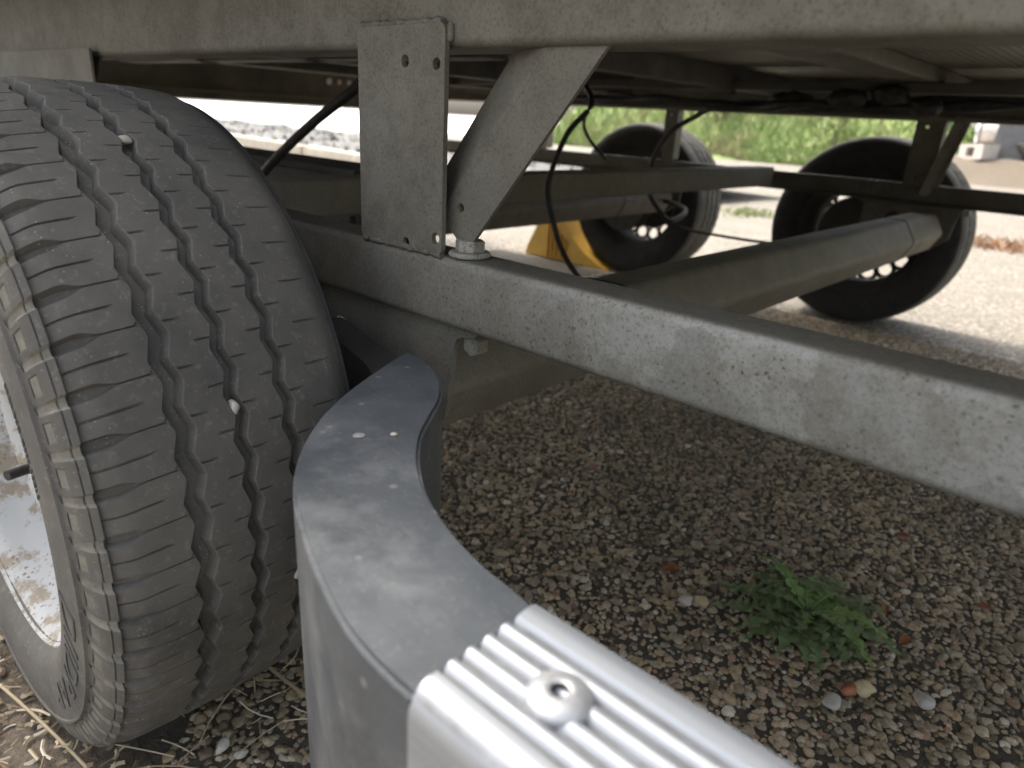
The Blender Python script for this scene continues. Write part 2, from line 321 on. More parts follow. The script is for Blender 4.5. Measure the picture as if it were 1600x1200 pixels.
def lathe(name, prof, m, n=64, axis='y', smooth=40, closed=False):
    v, f = [], []; P = len(prof)
    for i in range(n):
        a = 2 * PI * i / n
        for (y, r) in prof:
            v.append((r * math.cos(a), y, r * math.sin(a)) if axis == 'y' else (r * math.cos(a), r * math.sin(a), y))
    for i in range(n):
        k_ = (i + 1) % n
        for j in range(P - 1 if not closed else P):
            j2 = (j + 1) % P
            f.append((i * P + j, i * P + j2, k_ * P + j2, k_ * P + j))
    return fixn(mesh(name, v, f, m, smooth))
def sweep(name, pts, rad, m, n=10, sub=6):
    """tube along a Catmull-Rom curve"""
    P = [Vector(p) for p in pts]; C = []
    for i in range(len(P) - 1):
        p0 = P[max(i - 1, 0)]; p1 = P[i]; p2 = P[i + 1]; p3 = P[min(i + 2, len(P) - 1)]
        for j in range(sub):
            t = j / sub
            C.append(0.5 * ((2 * p1) + (p2 - p0) * t + (2 * p0 - 5 * p1 + 4 * p2 - p3) * t * t + (3 * p1 - p0 - 3 * p2 + p3) * t ** 3))
    C.append(P[-1]); v, f = [], []
    up = Vector((0.3, 0.5, 0.8)).normalized()
    for i, c in enumerate(C):
        d = (C[min(i + 1, len(C) - 1)] - C[max(i - 1, 0)]).normalized()
        a = d.cross(up).normalized(); b = d.cross(a)
        r = rad(i / (len(C) - 1)) if callable(rad) else rad
        for j in range(n):
            q = 2 * PI * j / n; v.append(c + (a * math.cos(q) + b * math.sin(q)) * r)
    for i in range(len(C) - 1):
        for j in range(n): f.append((i * n + j, i * n + (j + 1) % n, (i + 1) * n + (j + 1) % n, (i + 1) * n + j))
    f.append(tuple(range(n))); f.append(tuple((len(C) - 1) * n + j for j in range(n)))
    return fixn(mesh(name, v, f, m, 60))
def holed_plate(name, outline, holes, fn, t, m, res=16):
    """flat plate with round holes: outline (u,v) loop, holes (u,v,r); fn maps (u,v,w) to 3-D; uses bmesh triangle fill"""
    bm = bmesh.new(); loops = [outline] + [[(h[0] + h[2] * math.cos(2 * PI * (i + .5) / res), h[1] + h[2] * math.sin(2 * PI * (i + .5) / res)) for i in range(res)] for h in holes]
    es = []
    for lp in loops:
        vs = [bm.verts.new((p[0], p[1], 0)) for p in lp]
        es += [bm.edges.new((vs[i], vs[(i + 1) % len(vs)])) for i in range(len(vs))]
    bmesh.ops.triangle_fill(bm, edges=es, use_beauty=True)
    g = bmesh.ops.extrude_face_region(bm, geom=bm.faces[:])
    for e in g['geom']:
        if isinstance(e, bmesh.types.BMVert): e.co.z += t
    for v in bm.verts: v.co = Vector(fn(*v.co))
    bmesh.ops.recalc_face_normals(bm, faces=bm.faces)
    me = bpy.data.meshes.new(name); bm.to_mesh(me); bm.free(); me.materials.append(m); return me
def hexm(name, c, r, h, m, axis=2):
    bm = bmesh.new(); bmesh.ops.create_cone(bm, cap_ends=True, segments=6, radius1=r, radius2=r, depth=h)
    bmesh.ops.bevel(bm, geom=[e for e in bm.edges], offset=r * 0.06, segments=2, affect='EDGES')
    rot = {2: Matrix(), 1: Matrix.Rotation(PI / 2, 4, 'X'), 0: Matrix.Rotation(PI / 2, 4, 'Y')}[axis]
    bm.transform(Matrix.Translation(c) @ rot); me = bpy.data.meshes.new(name); bm.to_mesh(me); bm.free(); me.materials.append(m); return me
def cylm(name, c, r, h, m, axis=2, seg=32, bev=0.0):
    prof = [(-h / 2, 0.0001), (-h / 2, r - bev), (-h / 2 + bev, r), (h / 2 - bev, r), (h / 2, r - bev), (h / 2, 0.0001)] if bev else [(-h / 2, 0.0001), (-h / 2, r), (h / 2, r), (h / 2, 0.0001)]
    me = lathe(name, prof, m, seg, 'z', 35)
    rot = {2: Matrix(), 1: Matrix.Rotation(PI / 2, 4, 'X'), 0: Matrix.Rotation(PI / 2, 4, 'Y')}[axis]
    me.transform(Matrix.Translation(c) @ rot); return me
def tag(o, label=None, cat=None, group=None, kind=None):
    for key, v in (('label', label), ('category', cat), ('group', group), ('kind', kind)):
        if v: o[key] = v
    return o
def empty(name, loc, parent=None):
    o = bpy.data.objects.new(name, None); COL.objects.link(o); o.location = loc; o.empty_display_size = 0.1
    if parent: o.parent = parent
    return o

# ------------------------------------------------------------------ the setting
def sheet(name, x0, x1, y0, y1, z, m, nx=2, ny=2):
    v = [(x0 + (x1 - x0) * i / nx, y0 + (y1 - y0) * j / ny, z) for j in range(ny + 1) for i in range(nx + 1)]
    f = [(j * (nx + 1) + i, j * (nx + 1) + i + 1, (j + 1) * (nx + 1) + i + 1, (j + 1) * (nx + 1) + i) for j in range(ny) for i in range(nx)]
    return link(name, mesh(name, v, f, m), m)
tag(sheet('ground', -250, 250, -250, 250, 0.0, M_GND), kind='structure')
# dark mortar bed that the near pebbles are pressed into
tag(sheet('pavement', -2.4, 1.4, 0.02, 2.58, 0.003, M_SOIL), kind='structure')
# dirt beside the wheel, uneven
nx, ny = 90, 60; v = []; 
for j in range(ny + 1):
    for i in range(nx + 1):
        x = -2.2 + 2.0 * i / nx; y = -0.9 + 1.06 * j / ny
        edge = max(0.0, min(1.0, (0.16 - y) / 0.08))
        v.append((x, y, 0.004 + edge * (0.006 + 0.006 * math.sin(x * 31 + y * 17) * math.sin(y * 41) + 0.004 * random.random())))
f = [(j * (nx + 1) + i, j * (nx + 1) + i + 1, (j + 1) * (nx + 1) + i + 1, (j + 1) * (nx + 1) + i) for j in range(ny) for i in range(nx)]
tag(link('dirt_strip', mesh('dirt_strip', v, f, M_DIRT, 180), M_DIRT), kind='structure')

# pale yard beyond the rear
tag(sheet('yard', -160, -17, 3.2, 120, 0.006, M_YARD), kind='structure')
# planted bed behind the kerb
def kerb_pt(x): return 4.514 + (4.928 - 4.514) / (-9.638 + 6.213) * (x + 6.213)
bedv = []; nb = 40
for j in range(9):
    for i in range(nb + 1):
        x = -20 + 17.0 * i / nb
        bedv.append((x, kerb_pt(x) + 0.10 + j * 0.40, 0.13 + 0.05 * math.sin(x * 3.1 + j) * math.sin(j * 0.7) + 0.05 * random.random()))
bedf = [(j * (nb + 1) + i, j * (nb + 1) + i + 1, (j + 1) * (nb + 1) + i + 1, (j + 1) * (nb + 1) + i) for j in range(8) for i in range(nb)]
tag(link('planting_bed', mesh('planting_bed', bedv, bedf, M_DECK, 180), M_DECK), kind='structure')
# bank with grass
bv = []; BX0, BX1, nbx, nby = -13.5, 22.0, 110, 24
def bank_z(x, y):
    t = max(0.0, y - 15.4 - 0.35 * math.sin(x * 0.9) - 0.15 * math.sin(x * 2.7))
    return -0.06 + min(0.52 * t, 3.2 + 0.1 * t) + (0.10 * math.sin(x * 1.3) * math.sin(y * 0.8) if t > 0.4 else 0)
for j in range(nby + 1):
    for i in range(nbx + 1):
        x = BX0 + (BX1 - BX0) * i / nbx; y = 14.6 + 10.0 * j / nby; bv.append((x, y, bank_z(x, y)))
bf = [(j * (nbx + 1) + i, j * (nbx + 1) + i + 1, (j + 1) * (nbx + 1) + i + 1, (j + 1) * (nbx + 1) + i) for j in range(nby) for i in range(nbx)]
tag(link('grass_bank', mesh('grass_bank', bv, bf, M_BANK, 180), M_BANK), kind='structure')
def blades(name, pos, hmin, hmax, wd, lean, m, label, cat):
    n = len(pos); v = np.zeros((n, 4, 3)); sh = rng.random(n)
    a = rng.random(n) * 2 * PI; h = hmin + (hmax - hmin) * rng.random(n) ** 1.5
    d = np.stack([np.cos(a), np.sin(a), 0 * a], 1); b = rng.random(n) * 2 * PI
    ln = np.stack([np.cos(b), np.sin(b), 0 * b], 1) * (lean * h * rng.random(n))[:, None]
    v[:, 0] = pos - d * wd; v[:, 1] = pos + d * wd
    mid = pos + ln * 0.3; mid[:, 2] += h * 0.6
    v[:, 2] = mid + d * wd * 0.7
    tip = pos + ln; tip[:, 2] += h
    v[:, 3] = tip
    f = []
    for i in range(n): f += [(4 * i, 4 * i + 1, 4 * i + 2), (4 * i, 4 * i + 2, 4 * i + 3)]
    me = mesh(name, v.reshape(-1, 3), f, m)
    at = me.attributes.new('shade', 'FLOAT', 'POINT'); at.data.foreach_set('value', np.repeat(sh, 4).astype(np.float32))
    return tag(link(name, me, m), label, cat, kind='stuff')
pos = []
while len(pos) < 42000:
    x = random.uniform(-13.4, 10); y = 15.3 + 6.2 * random.random() ** 1.7
    pos.append((x, y, bank_z(x, y) - 0.02))
blades('long_grass', np.array(pos), 0.10, 0.34, 0.009, 0.8, M_GRASS, 'long pale green grass covering the sunlit bank', 'grass')
# small patches in the yard joints
pos = [(-2.46 + random.gauss(0, .12), 5.5 + random.gauss(0, .14), 0.0) for _ in range(260)]
blades('grass_tuft', np.array(pos), 0.02, 0.07, 0.004, 0.9, M_GRASS, 'small green grass tuft in the pale yard between the far tyres', 'grass')
M_RED = leafmat('reddish_weed', (0.34, 0.14, 0.10), (0.30, 0.22, 0.10))
pos = [(-0.65 + random.gauss(0, .22), 5.55 + random.gauss(0, .10), 0.0) for _ in range(420)]
blades('reddish_ground_weed', np.array(pos), 0.02, 0.09, 0.004, 1.2, M_RED, 'low reddish weed patch in the pale yard right of the far tyre', 'weed')
pos = [(x, kerb_pt(x) + 0.15 + 2.6 * random.random(), 0.13) for x in (random.uniform(-18, -3.5) for _ in range(2500))]
M_DRY = leafmat('dull_moss', (0.05, 0.05, 0.035), (0.09, 0.085, 0.06))
blades('bed_moss', np.array(pos), 0.03, 0.10, 0.015, 1.2, M_DRY, 'dull moss and dead stalks on the bed behind the kerb', 'moss')

# pebbles pressed into the pavement: countless, one object of instances
xs = []; step = 0.0096
X0, X1, Y0, Y1 = -1.75, 0.62, 0.13, 2.60
gx = np.arange(X0, X1, step); gy = np.arange(Y0, Y1, step)
G = np.stack(np.meshgrid(gx, gy), -1).reshape(-1, 2) + (rng.random((len(gx) * len(gy), 2)) - .5) * step * 1.0
# keep what lies in front of the lens or just beside it
keep = (G[:, 1] > -1.35 * G[:, 0] - 0.62) & (G[:, 1] > 0.13 + 0.02 * np.sin(G[:, 0] * 37)) & (G[:, 0] < 0.12 + G[:, 1] * 0.22) & ~((np.abs(G[:, 0] + .77) < .12) & (G[:, 1] < .335))
G = G[keep]
ns = len(G); scl = (0.0029 + 0.0050 * rng.random(ns) ** 2.4); scl = np.where(rng.random(ns) > 0.965, scl * 1.45, scl)
keep = rng.random(ns) > 0.05; G = G[keep]; scl = scl[keep]
small = G + (rng.random(G.shape) - .5) * .016; small = small[rng.random(len(small)) < .8]
G = np.vstack([G, small]); scl = np.concatenate([scl, .0015 + .0017 * rng.random(len(small))])
pv = np.column_stack([G, 0.003 + scl * (0.10 - 0.30 * rng.random(len(scl)))])
me = mesh('pebbles', pv, []); at = me.attributes.new('size', 'FLOAT', 'POINT'); at.data.foreach_set('value', scl.astype(np.float32))
peb = link('pebble_aggregate', me, M_PEB); tag(peb, 'brown, buff and white pebbles set in the washed concrete under the trailer', 'pebbles', kind='stuff')
ng = bpy.data.node_groups.new('pebbles', 'GeometryNodeTree')
ng.interface.new_socket('Geometry', in_out='INPUT', socket_type='NodeSocketGeometry')
ng.interface.new_socket('Geometry', in_out='OUTPUT', socket_type='NodeSocketGeometry')
gn = lambda t: ng.nodes.new(t)
gi, go = gn('NodeGroupInput'), gn('NodeGroupOutput'); m2p = gn('GeometryNodeMeshToPoints'); iop = gn('GeometryNodeInstanceOnPoints')
ng.links.new(gi.outputs[0], m2p.inputs[0]); ng.links.new(m2p.outputs[0], iop.inputs['Points'])
gti = gn('GeometryNodeGeometryToInstance')
for s_ in range(7):
    ico = gn('GeometryNodeMeshIcoSphere'); ico.inputs['Radius'].default_value = 1.0; ico.inputs['Subdivisions'].default_value = 3
    nz = gn('ShaderNodeTexNoise'); nz.noise_dimensions = '4D'; nz.inputs['W'].default_value = s_ * 3.7; nz.inputs['Scale'].default_value = 0.75; nz.inputs['Detail'].default_value = 1.5
    sub = gn('ShaderNodeVectorMath'); sub.operation = 'SUBTRACT'; sub.inputs[1].default_value = (0.5, 0.5, 0.5); ng.links.new(nz.outputs['Color'], sub.inputs[0])
    scv = gn('ShaderNodeVectorMath'); scv.operation = 'SCALE'; scv.inputs['Scale'].default_value = 1.05; ng.links.new(sub.outputs[0], scv.inputs[0])
    sp = gn('GeometryNodeSetPosition'); ng.links.new(ico.outputs[0], sp.inputs['Geometry']); ng.links.new(scv.outputs[0], sp.inputs['Offset'])
    tr = gn('GeometryNodeTransform'); tr.inputs['Scale'].default_value = (1.25 - 0.05 * s_, 0.78 + 0.05 * s_, 0.60 + 0.04 * (s_ % 3)); ng.links.new(sp.outputs[0], tr.inputs[0])
    ss = gn('GeometryNodeSetShadeSmooth'); ng.links.new(tr.outputs[0], ss.inputs[0])
    sm = gn('GeometryNodeSetMaterial'); sm.inputs['Material'].default_value = M_PEB; ng.links.new(ss.outputs[0], sm.inputs[0])
    ng.links.new(sm.outputs[0], gti.inputs[0])
ng.links.new(gti.outputs[0], iop.inputs['Instance']); iop.inputs['Pick Instance'].default_value = True
ri = gn('FunctionNodeRandomValue'); ri.data_type = 'INT'; ri.inputs[4].default_value = 0; ri.inputs[5].default_value = 6
ng.links.new(ri.outputs[2], iop.inputs['Instance Index'])
rr = gn('FunctionNodeRandomValue'); rr.data_type = 'FLOAT_VECTOR'; rr.inputs[0].default_value = (-0.45, -0.45, 0); rr.inputs[1].default_value = (0.45, 0.45, 6.283)
e2r = gn('FunctionNodeEulerToRotation'); ng.links.new(rr.outputs[0], e2r.inputs[0]); ng.links.new(e2r.outputs[0], iop.inputs['Rotation'])
na = gn('GeometryNodeInputNamedAttribute'); na.data_type = 'FLOAT'; na.inputs['Name'].default_value = 'size'
ng.links.new(na.outputs[0], iop.inputs['Scale']); ng.links.new(iop.outputs[0], go.inputs[0])
peb.modifiers.new('pebbles', 'NODES').node_group = ng

# straw litter beside the tyre
sv, sf, ssh = [], [], []
def straw(x, y, z, a, L, wd, sh, bend):
    b = len(sv); d = Vector((math.cos(a), math.sin(a), 0)); n = Vector((-d.y, d.x, 0)); tz = random.uniform(-.12, .2)
    for i in range(4):
        t = i / 3; p = Vector((x, y, z)) + d * (t - .5) * L + n * bend * math.sin(t * PI) * L; p.z += (t - .5) * L * tz + 0.0
        p.z = max(p.z, 0.004)
        sv.extend([tuple(p - n * wd), tuple(p + Vector((0, 0, wd * 0.9))), tuple(p + n * wd)]); ssh.extend([sh] * 3)
    for i in range(3):
        q = b + 3 * i; sf.extend([(q, q + 1, q + 4, q + 3), (q + 1, q + 2, q + 5, q + 4)])
for _ in range(1100):
    x = random.uniform(-1.5, -.35); y = random.uniform(-.45, .13)
    straw(x, y, random.uniform(.010, .028), random.uniform(0, PI), random.uniform(.008, .05) if random.random() < .8 else random.uniform(.06, .17), random.uniform(.0006, .0016), random.random(), random.uniform(-.15, .15))
for _ in range(2600):
    straw(random.uniform(-1.3, -.38), random.uniform(-.30, .15), random.uniform(.008, .020), random.uniform(0, PI), random.uniform(.004, .014), random.uniform(.0012, .0034), random.random() ** 1.4, random.uniform(-.2, .2))
for _ in range(60):
    straw(random.uniform(-.75, -.40), random.uniform(.15, .34), random.uniform(.010, .016), random.uniform(0, PI), random.uniform(.01, .09), random.uniform(.0005, .001), random.random(), random.uniform(-.1, .1))
me = mesh('straw', sv, sf, M_STRAW); at = me.attributes.new('shade', 'FLOAT', 'POINT'); at.data.foreach_set('value', np.array(ssh, np.float32))
tag(link('straw_litter', me, M_STRAW), 'dry straw and twig bits littered beside the near tyre', 'straw', kind='stuff')

# ------------------------------------------------------------------ trailer
T0 = Vector((-1.24, 1.49, 0.0)); TY = 1.49
trailer = tag(empty('trailer', T0), 'galvanised tandem axle trailer chassis seen from below with black tyres', 'trailer')
def part(name, me, m=None, label=None, parent=None):
    if parent is None: o = link(name, me, m, trailer, -T0)
    else: o = link(name, me, m, parent); 
    if label: o['label'] = label
    return o
def mir(y): return 2 * TY - y

# long rails
XR0, XR1 = -3.45, 1.25
YR = 0.425
def rail_profile(y0, s, z0, z1, depth, t, r, lip):
    p = channel(y0, z0, z1, depth * s, t, r, lip); return p
part('side_rail', prism('side_rail', rail_profile(YR, 1, 0.679, 0.84, 0.055, 0.004, 0.008, 0.012), 0, XR0, XR1, M_GALD, 40))
part('side_rail', prism('side_rail', rail_profile(mir(YR), -1, 0.686, 0.84, 0.055, 0.004, 0.008, 0.012), 0, XR0, XR1, M_GALD, 40))
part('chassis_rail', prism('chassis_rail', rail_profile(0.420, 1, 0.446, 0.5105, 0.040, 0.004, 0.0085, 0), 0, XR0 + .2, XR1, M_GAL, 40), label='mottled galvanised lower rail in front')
part('chassis_rail', prism('chassis_rail', rail_profile(mir(0.420), -1, 0.443, 0.503, 0.043, 0.004, 0.011, 0), 0, XR0 + .2, XR1, M_GALD, 40))

# posts (U plates with bolt holes), near and far
def post(xa, xb, yf, s, z0, z1, holes, top_ov=0.018, m=M_GALD, sides=(0, 1)):
    t = 0.005
    ol = fillet([(xa, z0, .004), (xb, z0, .004), (xb, z1 + top_ov, .006), (xa, z1 + top_ov, .006)], 0, 3)
    me = holed_plate('post', ol, holes, lambda u, v_, w_: (u, yf + s * w_, v_), t, m)
    o = part('post', me)
    for x, d in [((xa, 1), (xb, -1))[q] for q in sides]:
        pr = [(x, yf + s * (t + .0003)), (x + d * t, yf + s * (t + .0003)), (x + d * t, yf + s * .042), (x, yf + s * .042)]
        fl = link('flange', prism('flange', pr, 2, z0 + .006, z1 - .002, m), m, o)
    return o
NX = (-0.578, -0.461)
pst = post(NX[0], NX[1], 0.4185, 1, 0.5125, 0.679, [(-.511, .669, .0052), (-.471, .667, .0048), (-.510, .515, .0052), (-.469, .525, .0052)], sides=(0,))
def weld(p0, p1, r, parent):
    P0, P1 = Vector(p0), Vector(p1); nn = int((P1 - P0).length / .004)
    pts = [P0.lerp(P1, i / nn) + Vector((random.uniform(-.0006, .0006), random.uniform(-.0005, .0005), random.uniform(-.0006, .0006))) for i in range(nn + 1)]
    link('weld_bead', sweep('weld_bead', pts, lambda t: r * (1 + .12 * math.sin(t * nn * 2.3) + .10 * math.sin(t * 41)), M_GALD, 8, 3), None, parent)
weld((NX[0] + .002, .4215, .5110), (NX[1] - .002, .4215, .5110), .0034, pst)
weld((NX[0] + .002, .4215, .6985), (NX[1] - .006, .4215, .6985), .0030, pst)
weld((NX[1] + .0005, .4240, .684), (NX[1] + .0005, .4240, .696), .0030, pst)
post(NX[0] - .95, NX[1] - .95, 0.4185, 1, 0.506, 0.679, [(-1.461, .669, .0052), (-1.42, .668, .0048), (-1.46, .515, .0052), (-1.42, .526, .0052)], 0.0, sides=(0,))
post(-.632, -.552, mir(.455), 1, 0.503, 0.690, [(-.60, .67, .005), (-.60, .52, .005)], 0.0)
post(-1.515, -1.46, mir(.455), 1, 0.503, 0.690, [(-1.49, .67, .005)], 0.0)
post(-2.30, -2.10, mir(.455), 1, 0.503, 0.690, [(-2.2, .67, .005)], 0.0, M_KERB)

# diagonal brace: bent plate beside the post, face with a bolt hole and a wing folded back
def brace(b, t_, yf, wid, wing, s, m=M_GALD, holes=()):
    A = Vector((b[0], 0, b[1])); B = Vector((t_[0], 0, t_[1])); ax = (B - A).normalized(); L = (B - A).length; sd_ = Vector((-ax.z, 0, ax.x))
    at_ = lambda u, v_, d: tuple(A + ax * u + sd_ * v_ + Vector((0, yf + s * d, 0)))
    ol = fillet([(-.004, -wid / 2, .003), (L, -wid / 2, .002), (L, wid / 2, .001), (-.004, wid / 2, .001)], 0, 5)
    o = part('brace', holed_plate('brace', ol, holes, at_, .004, m))
    line = fillet_open([(wid / 2 + .0002, 0.0), (wid / 2 + .006, 0.0005, .006), (wid / 2 + wing, wing * .55)], 6)
    strip = thick(line, 0.004); n = len(strip); v = [at_(u, p[0], p[1]) for u in (-.03, L) for p in strip]
    f = [(j, (j + 1) % n, n + (j + 1) % n, n + j) for j in range(n)] + [tuple(range(n)), tuple(range(n, 2 * n))]
    link('wing', fixn(mesh('wing', v, f, m, 12)), None, o)
brace((-.4580, .531), (-.3205, .700), 0.4335, .040, .046, 1, M_GALD, [(.020, .010, .0042)])
brace((-.535, .497), (-.49, .70), mir(.452), .012, .030, -1)
brace((-1.400, .531), (-1.26, .700), 0.4335, .040, .046, 1)

# bolt on top of the near rail
wb = part('washer', cylm('washer', (-.446, .4395, .5132), .0190, .0045, M_BOLT, 2, 32, .0012))
link('bolt_head', hexm('bolt_head', (-.446, .4395, .5205), .0138, .0100, M_BOLT), M_BOLT, wb)

# axles
def hexa(cx, cz, r, y0, y1, name, m):
    pr = [(cx + r * math.cos(i * PI / 3 + .02), cz + r * math.sin(i * PI / 3 + .02)) for i in range(6)]
    return prism(name, fillet([p + (.018,) for p in pr], 0, 4), 1, y0, y1, m, 30, 8)
for dx in (0.0, -0.95):
    ax_ = part('axle_tube', hexa(-.545 + dx, .365, .066, .452, mir(.47), 'axle_tube', M_AXLE))
    for yy in (0.80, mir(0.80)):
        link('seam_ring', hexa(-.545 + dx, .365, .0675, yy, yy + .006, 'seam_ring', M_DRUM), M_DRUM, ax_)
    for s, y0 in ((1, .455), (-1, mir(.455))):
        # mounting bracket: plate with a rounded upper corner and a turned edge
        xr = -.4555 + dx; xl = -.735 + dx; zt = .4455; zb = .305
        ol = fillet([(xl, zt, .002), (xr + .03, zt, .001), (xr + .026, zt - .006, .004), (xr, zt - .012, .014), (xr - .012, .345, .012), (xr - .06, zb, .01), (xl + .04, zb, .02), (xl, zb + .05, .02)], 0, 5)
        yp = y0 if s > 0 else y0 - .006
        yp = yp - .022 * s
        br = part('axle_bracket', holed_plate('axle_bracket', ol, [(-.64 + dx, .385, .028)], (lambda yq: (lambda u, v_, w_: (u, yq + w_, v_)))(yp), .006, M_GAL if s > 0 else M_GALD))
        link('top_flange', boxm('top_flange', (xl, min(yp + .007 * s, yp + .06 * s), zt - .007), (xr + .02, max(yp + .007 * s, yp + .06 * s), zt - .0015), M_GALD, .001), M_GALD, br)
        link('bolt_head', hexm('bolt_head', (xr + .016, yp + .012, zt - .017), .011, .014, M_BOLT, 1), M_BOLT, br)
        # trailing arm
        yo = y0 - s * .035; arm = fillet([(-.50 + dx, .40, .03), (-.60 + dx, .425, .04), (-.81 + dx, .365, .04), (-.82 + dx, .285, .04), (-.60 + dx, .31, .03), (-.50 + dx, .325, .03)], 0, 5)
        part('trailing_arm', prism('trailing_arm', arm, 1, yo - s * .012, yo - s * .045, M_DRUM, 40))
        # brake drum and backing plate
        dm = lathe('brake_drum', [(-.006, .001), (-.006, .118), (.000, .124), (.010, .124), (.010, .118), (.060, .116), (.066, .108), (.066, .001)], M_DRUM, 48)
        for v_ in dm.vertices: v_.co = Vector((v_.co.x - .77 + dx, (y0 - s * .085) - s * v_.co.y, v_.co.z + .317))
        part('brake_drum', fixn(dm))
part('cross_tube', prism('cross_tube', fillet([(-1.105, .452, .006), (-1.04, .452, .006), (-1.04, .516, .006), (-1.105, .516, .006)], 0, 4), 1, .470, 2.50, M_AXLE, 40))
part('chassis_member', boxm('chassis_member', (-2.75, .80, .40), (-1.13, .96, .5185), M_DECK, .012, 4))

# floor and its bearers
part('floor_panel', boxm('floor_panel', (XR0, YR + .06, .802), (XR1, mir(YR) - .06, .820), M_FLOOR))
for x0, x1, z0 in ((-.625, -.50, .768), (-1.12, -1.05, .745), (-1.75, -1.66, .735), (-2.35, -2.25, .735), (.18, .30, .770), (.90, 1.0, .77)):
    part('floor_bearer', prism('floor_bearer', fillet([(x0, z0, .005), (x1, z0, .005), (x1, .8005, .002), (x0, .8005, .002)], 0, 3), 1, YR + .058, mir(YR) - .058, M_GALD if x0 > -1 else M_DECK, 40))
part('long_bearer', boxm('long_bearer', (-2.9, 2.10, .742), (XR1, 2.18, .767), M_DECK, .004))
part('long_bearer', boxm('long_bearer', (-2.9, 1.06, .735), (-1.06, 1.14, .744), M_DECK, .004))
# rear beam with a bright lower lip
rb = part('rear_beam', boxm('rear_beam', (-3.10, 1.03, .628), (-3.02, mir(.50), .79), M_DECK, .004))
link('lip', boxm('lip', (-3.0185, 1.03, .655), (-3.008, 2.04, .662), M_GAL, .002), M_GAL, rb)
for i in range(8):
    y = 2.02 + i * .055
    link('reflector', cylm('reflector', (-3.016, y, .735 + .001 * (i % 3)), .011 if i % 3 else .015, .006, M_LENS, 0, 16, .001), M_LENS, rb)
part('wheel_arch_panel', boxm('wheel_arch_panel', (-2.30, .4120, .618), (-1.228, .4160, .690), M_GALD, .0015))
# unseen body above, guessed and widened so it shades the side rail
part('shade_deck', boxm('shade_deck', (XR0, .270, .8425), (XR1, mir(.270), .860), M_DECK))
for y0, y1 in ((.2725, .2965), (mir(.2965), mir(.2725))):
    part('shade_side', boxm('shade_side', (XR0, y0, .8605), (XR1, y1, 1.75), M_SIDE, .004))
part('shade_flare', boxm('shade_flare', (-2.25, .100, .8425), (-.62, .2695, .8600), M_DECK, .002))  # unseen plate added over the wheels to shade tyre, post and rail
part('shade_roof', boxm('shade_roof', (XR0, .2725, 1.7505), (XR1, mir(.2725), 1.78), M_SIDE, .004))
part('shade_end', boxm('shade_end', (XR0 + .002, .297, .8605), (XR0 + .03, mir(.297), 1.75), M_SIDE, .002))
part('shade_end', boxm('shade_end', (XR1 - .03, .297, .8605), (XR1 - .002, mir(.297), 1.75), M_SIDE, .002))

# cables and hoses
def cable(pts, r, name='cable', label=None): return part(name, sweep(name, pts, r, M_CAB, 10, 8), label=label)
cable([(-1.085, 1.36, .742), (-.985, 1.28, .712), (-.905, 1.22, .662), (-.947, 1.2, .60), (-.985, 1.2, .496), (-.957, 1.2, .405), (-.92, 1.2, .348), (-.86, 1.2, .30), (-.80, 1.2, .285), (-.70, 1.05, .30), (-.62, .8, .345)], .0060, 'brake_cable')
cable([(-1.05, 2.12, .735), (-1.12, 2.16, .70), (-1.201, 2.2, .667), (-1.288, 2.2, .613), (-1.349, 2.2, .516), (-1.346, 2.2, .409), (-1.283, 2.2, .34), (-1.243, 2.2, .323), (-1.28, 2.35, .35), (-1.5, 2.5, .36)], .0085, 'brake_cable')
cable([(-1.26, 2.2, .312), (-1.165, 2.2, .301), (-.882, 2.2, .302), (-.72, 2.2, .33), (-.60, 2.2, .36)], .0048, 'brake_rod')
cable([(-1.62, 2.2, .705), (-1.66, 2.2, .63), (-1.63, 2.2, .57), (-1.56, 2.22, .50)], .007, 'brake_cable')
cable([(-.93, .72, .70), (-.98, .70, .655), (-1.10, .70, .60), (-1.24, .70, .525), (-1.40, .72, .44)], .0085, 'brake_cable')
cable([(-1.9, 2.05, .715), (-1.5, 2.08, .70), (-1.25, 2.06, .708), (-1.0, 2.1, .693), (-.82, 2.06, .705), (-.66, 2.1, .70), (-.45, 2.14, .715), (-.1, 2.12, .73), (.5, 2.12, .735)], lambda t: .012 + .004 * math.sin(t * 60), 'wiring_loom')
cable([(-1.6, 2.25, .73), (-1.2, 2.22, .70), (-.95, 2.26, .715), (-.75, 2.2, .712), (-.55, 2.24, .735), (-.2, 2.25, .745)], lambda t: .009 + .003 * math.sin(t * 47), 'wiring_loom')
for (x, y, z, sx_) in ((-.70, 2.07, .722, .05), (-.60, 2.08, .735, .045), (-.86, 2.1, .715, .06), (-.52, 2.12, .712, .04)):
    bm = bmesh.new(); bmesh.ops.create_icosphere(bm, subdivisions=3, radius=1)
    for v_ in bm.verts:
        n_ = 1 + .22 * math.sin(v_.co.x * 7 + x * 90) * math.sin(v_.co.y * 6 + v_.co.z * 5); v_.co = Vector((v_.co.x * sx_, v_.co.y * .03, v_.co.z * .024)) * n_ + Vector((x, y, z))
    me = bpy.data.meshes.new('tape_wrap'); bm.to_mesh(me); bm.free(); me.shade_smooth(); part('tape_wrap', me, M_CAB)

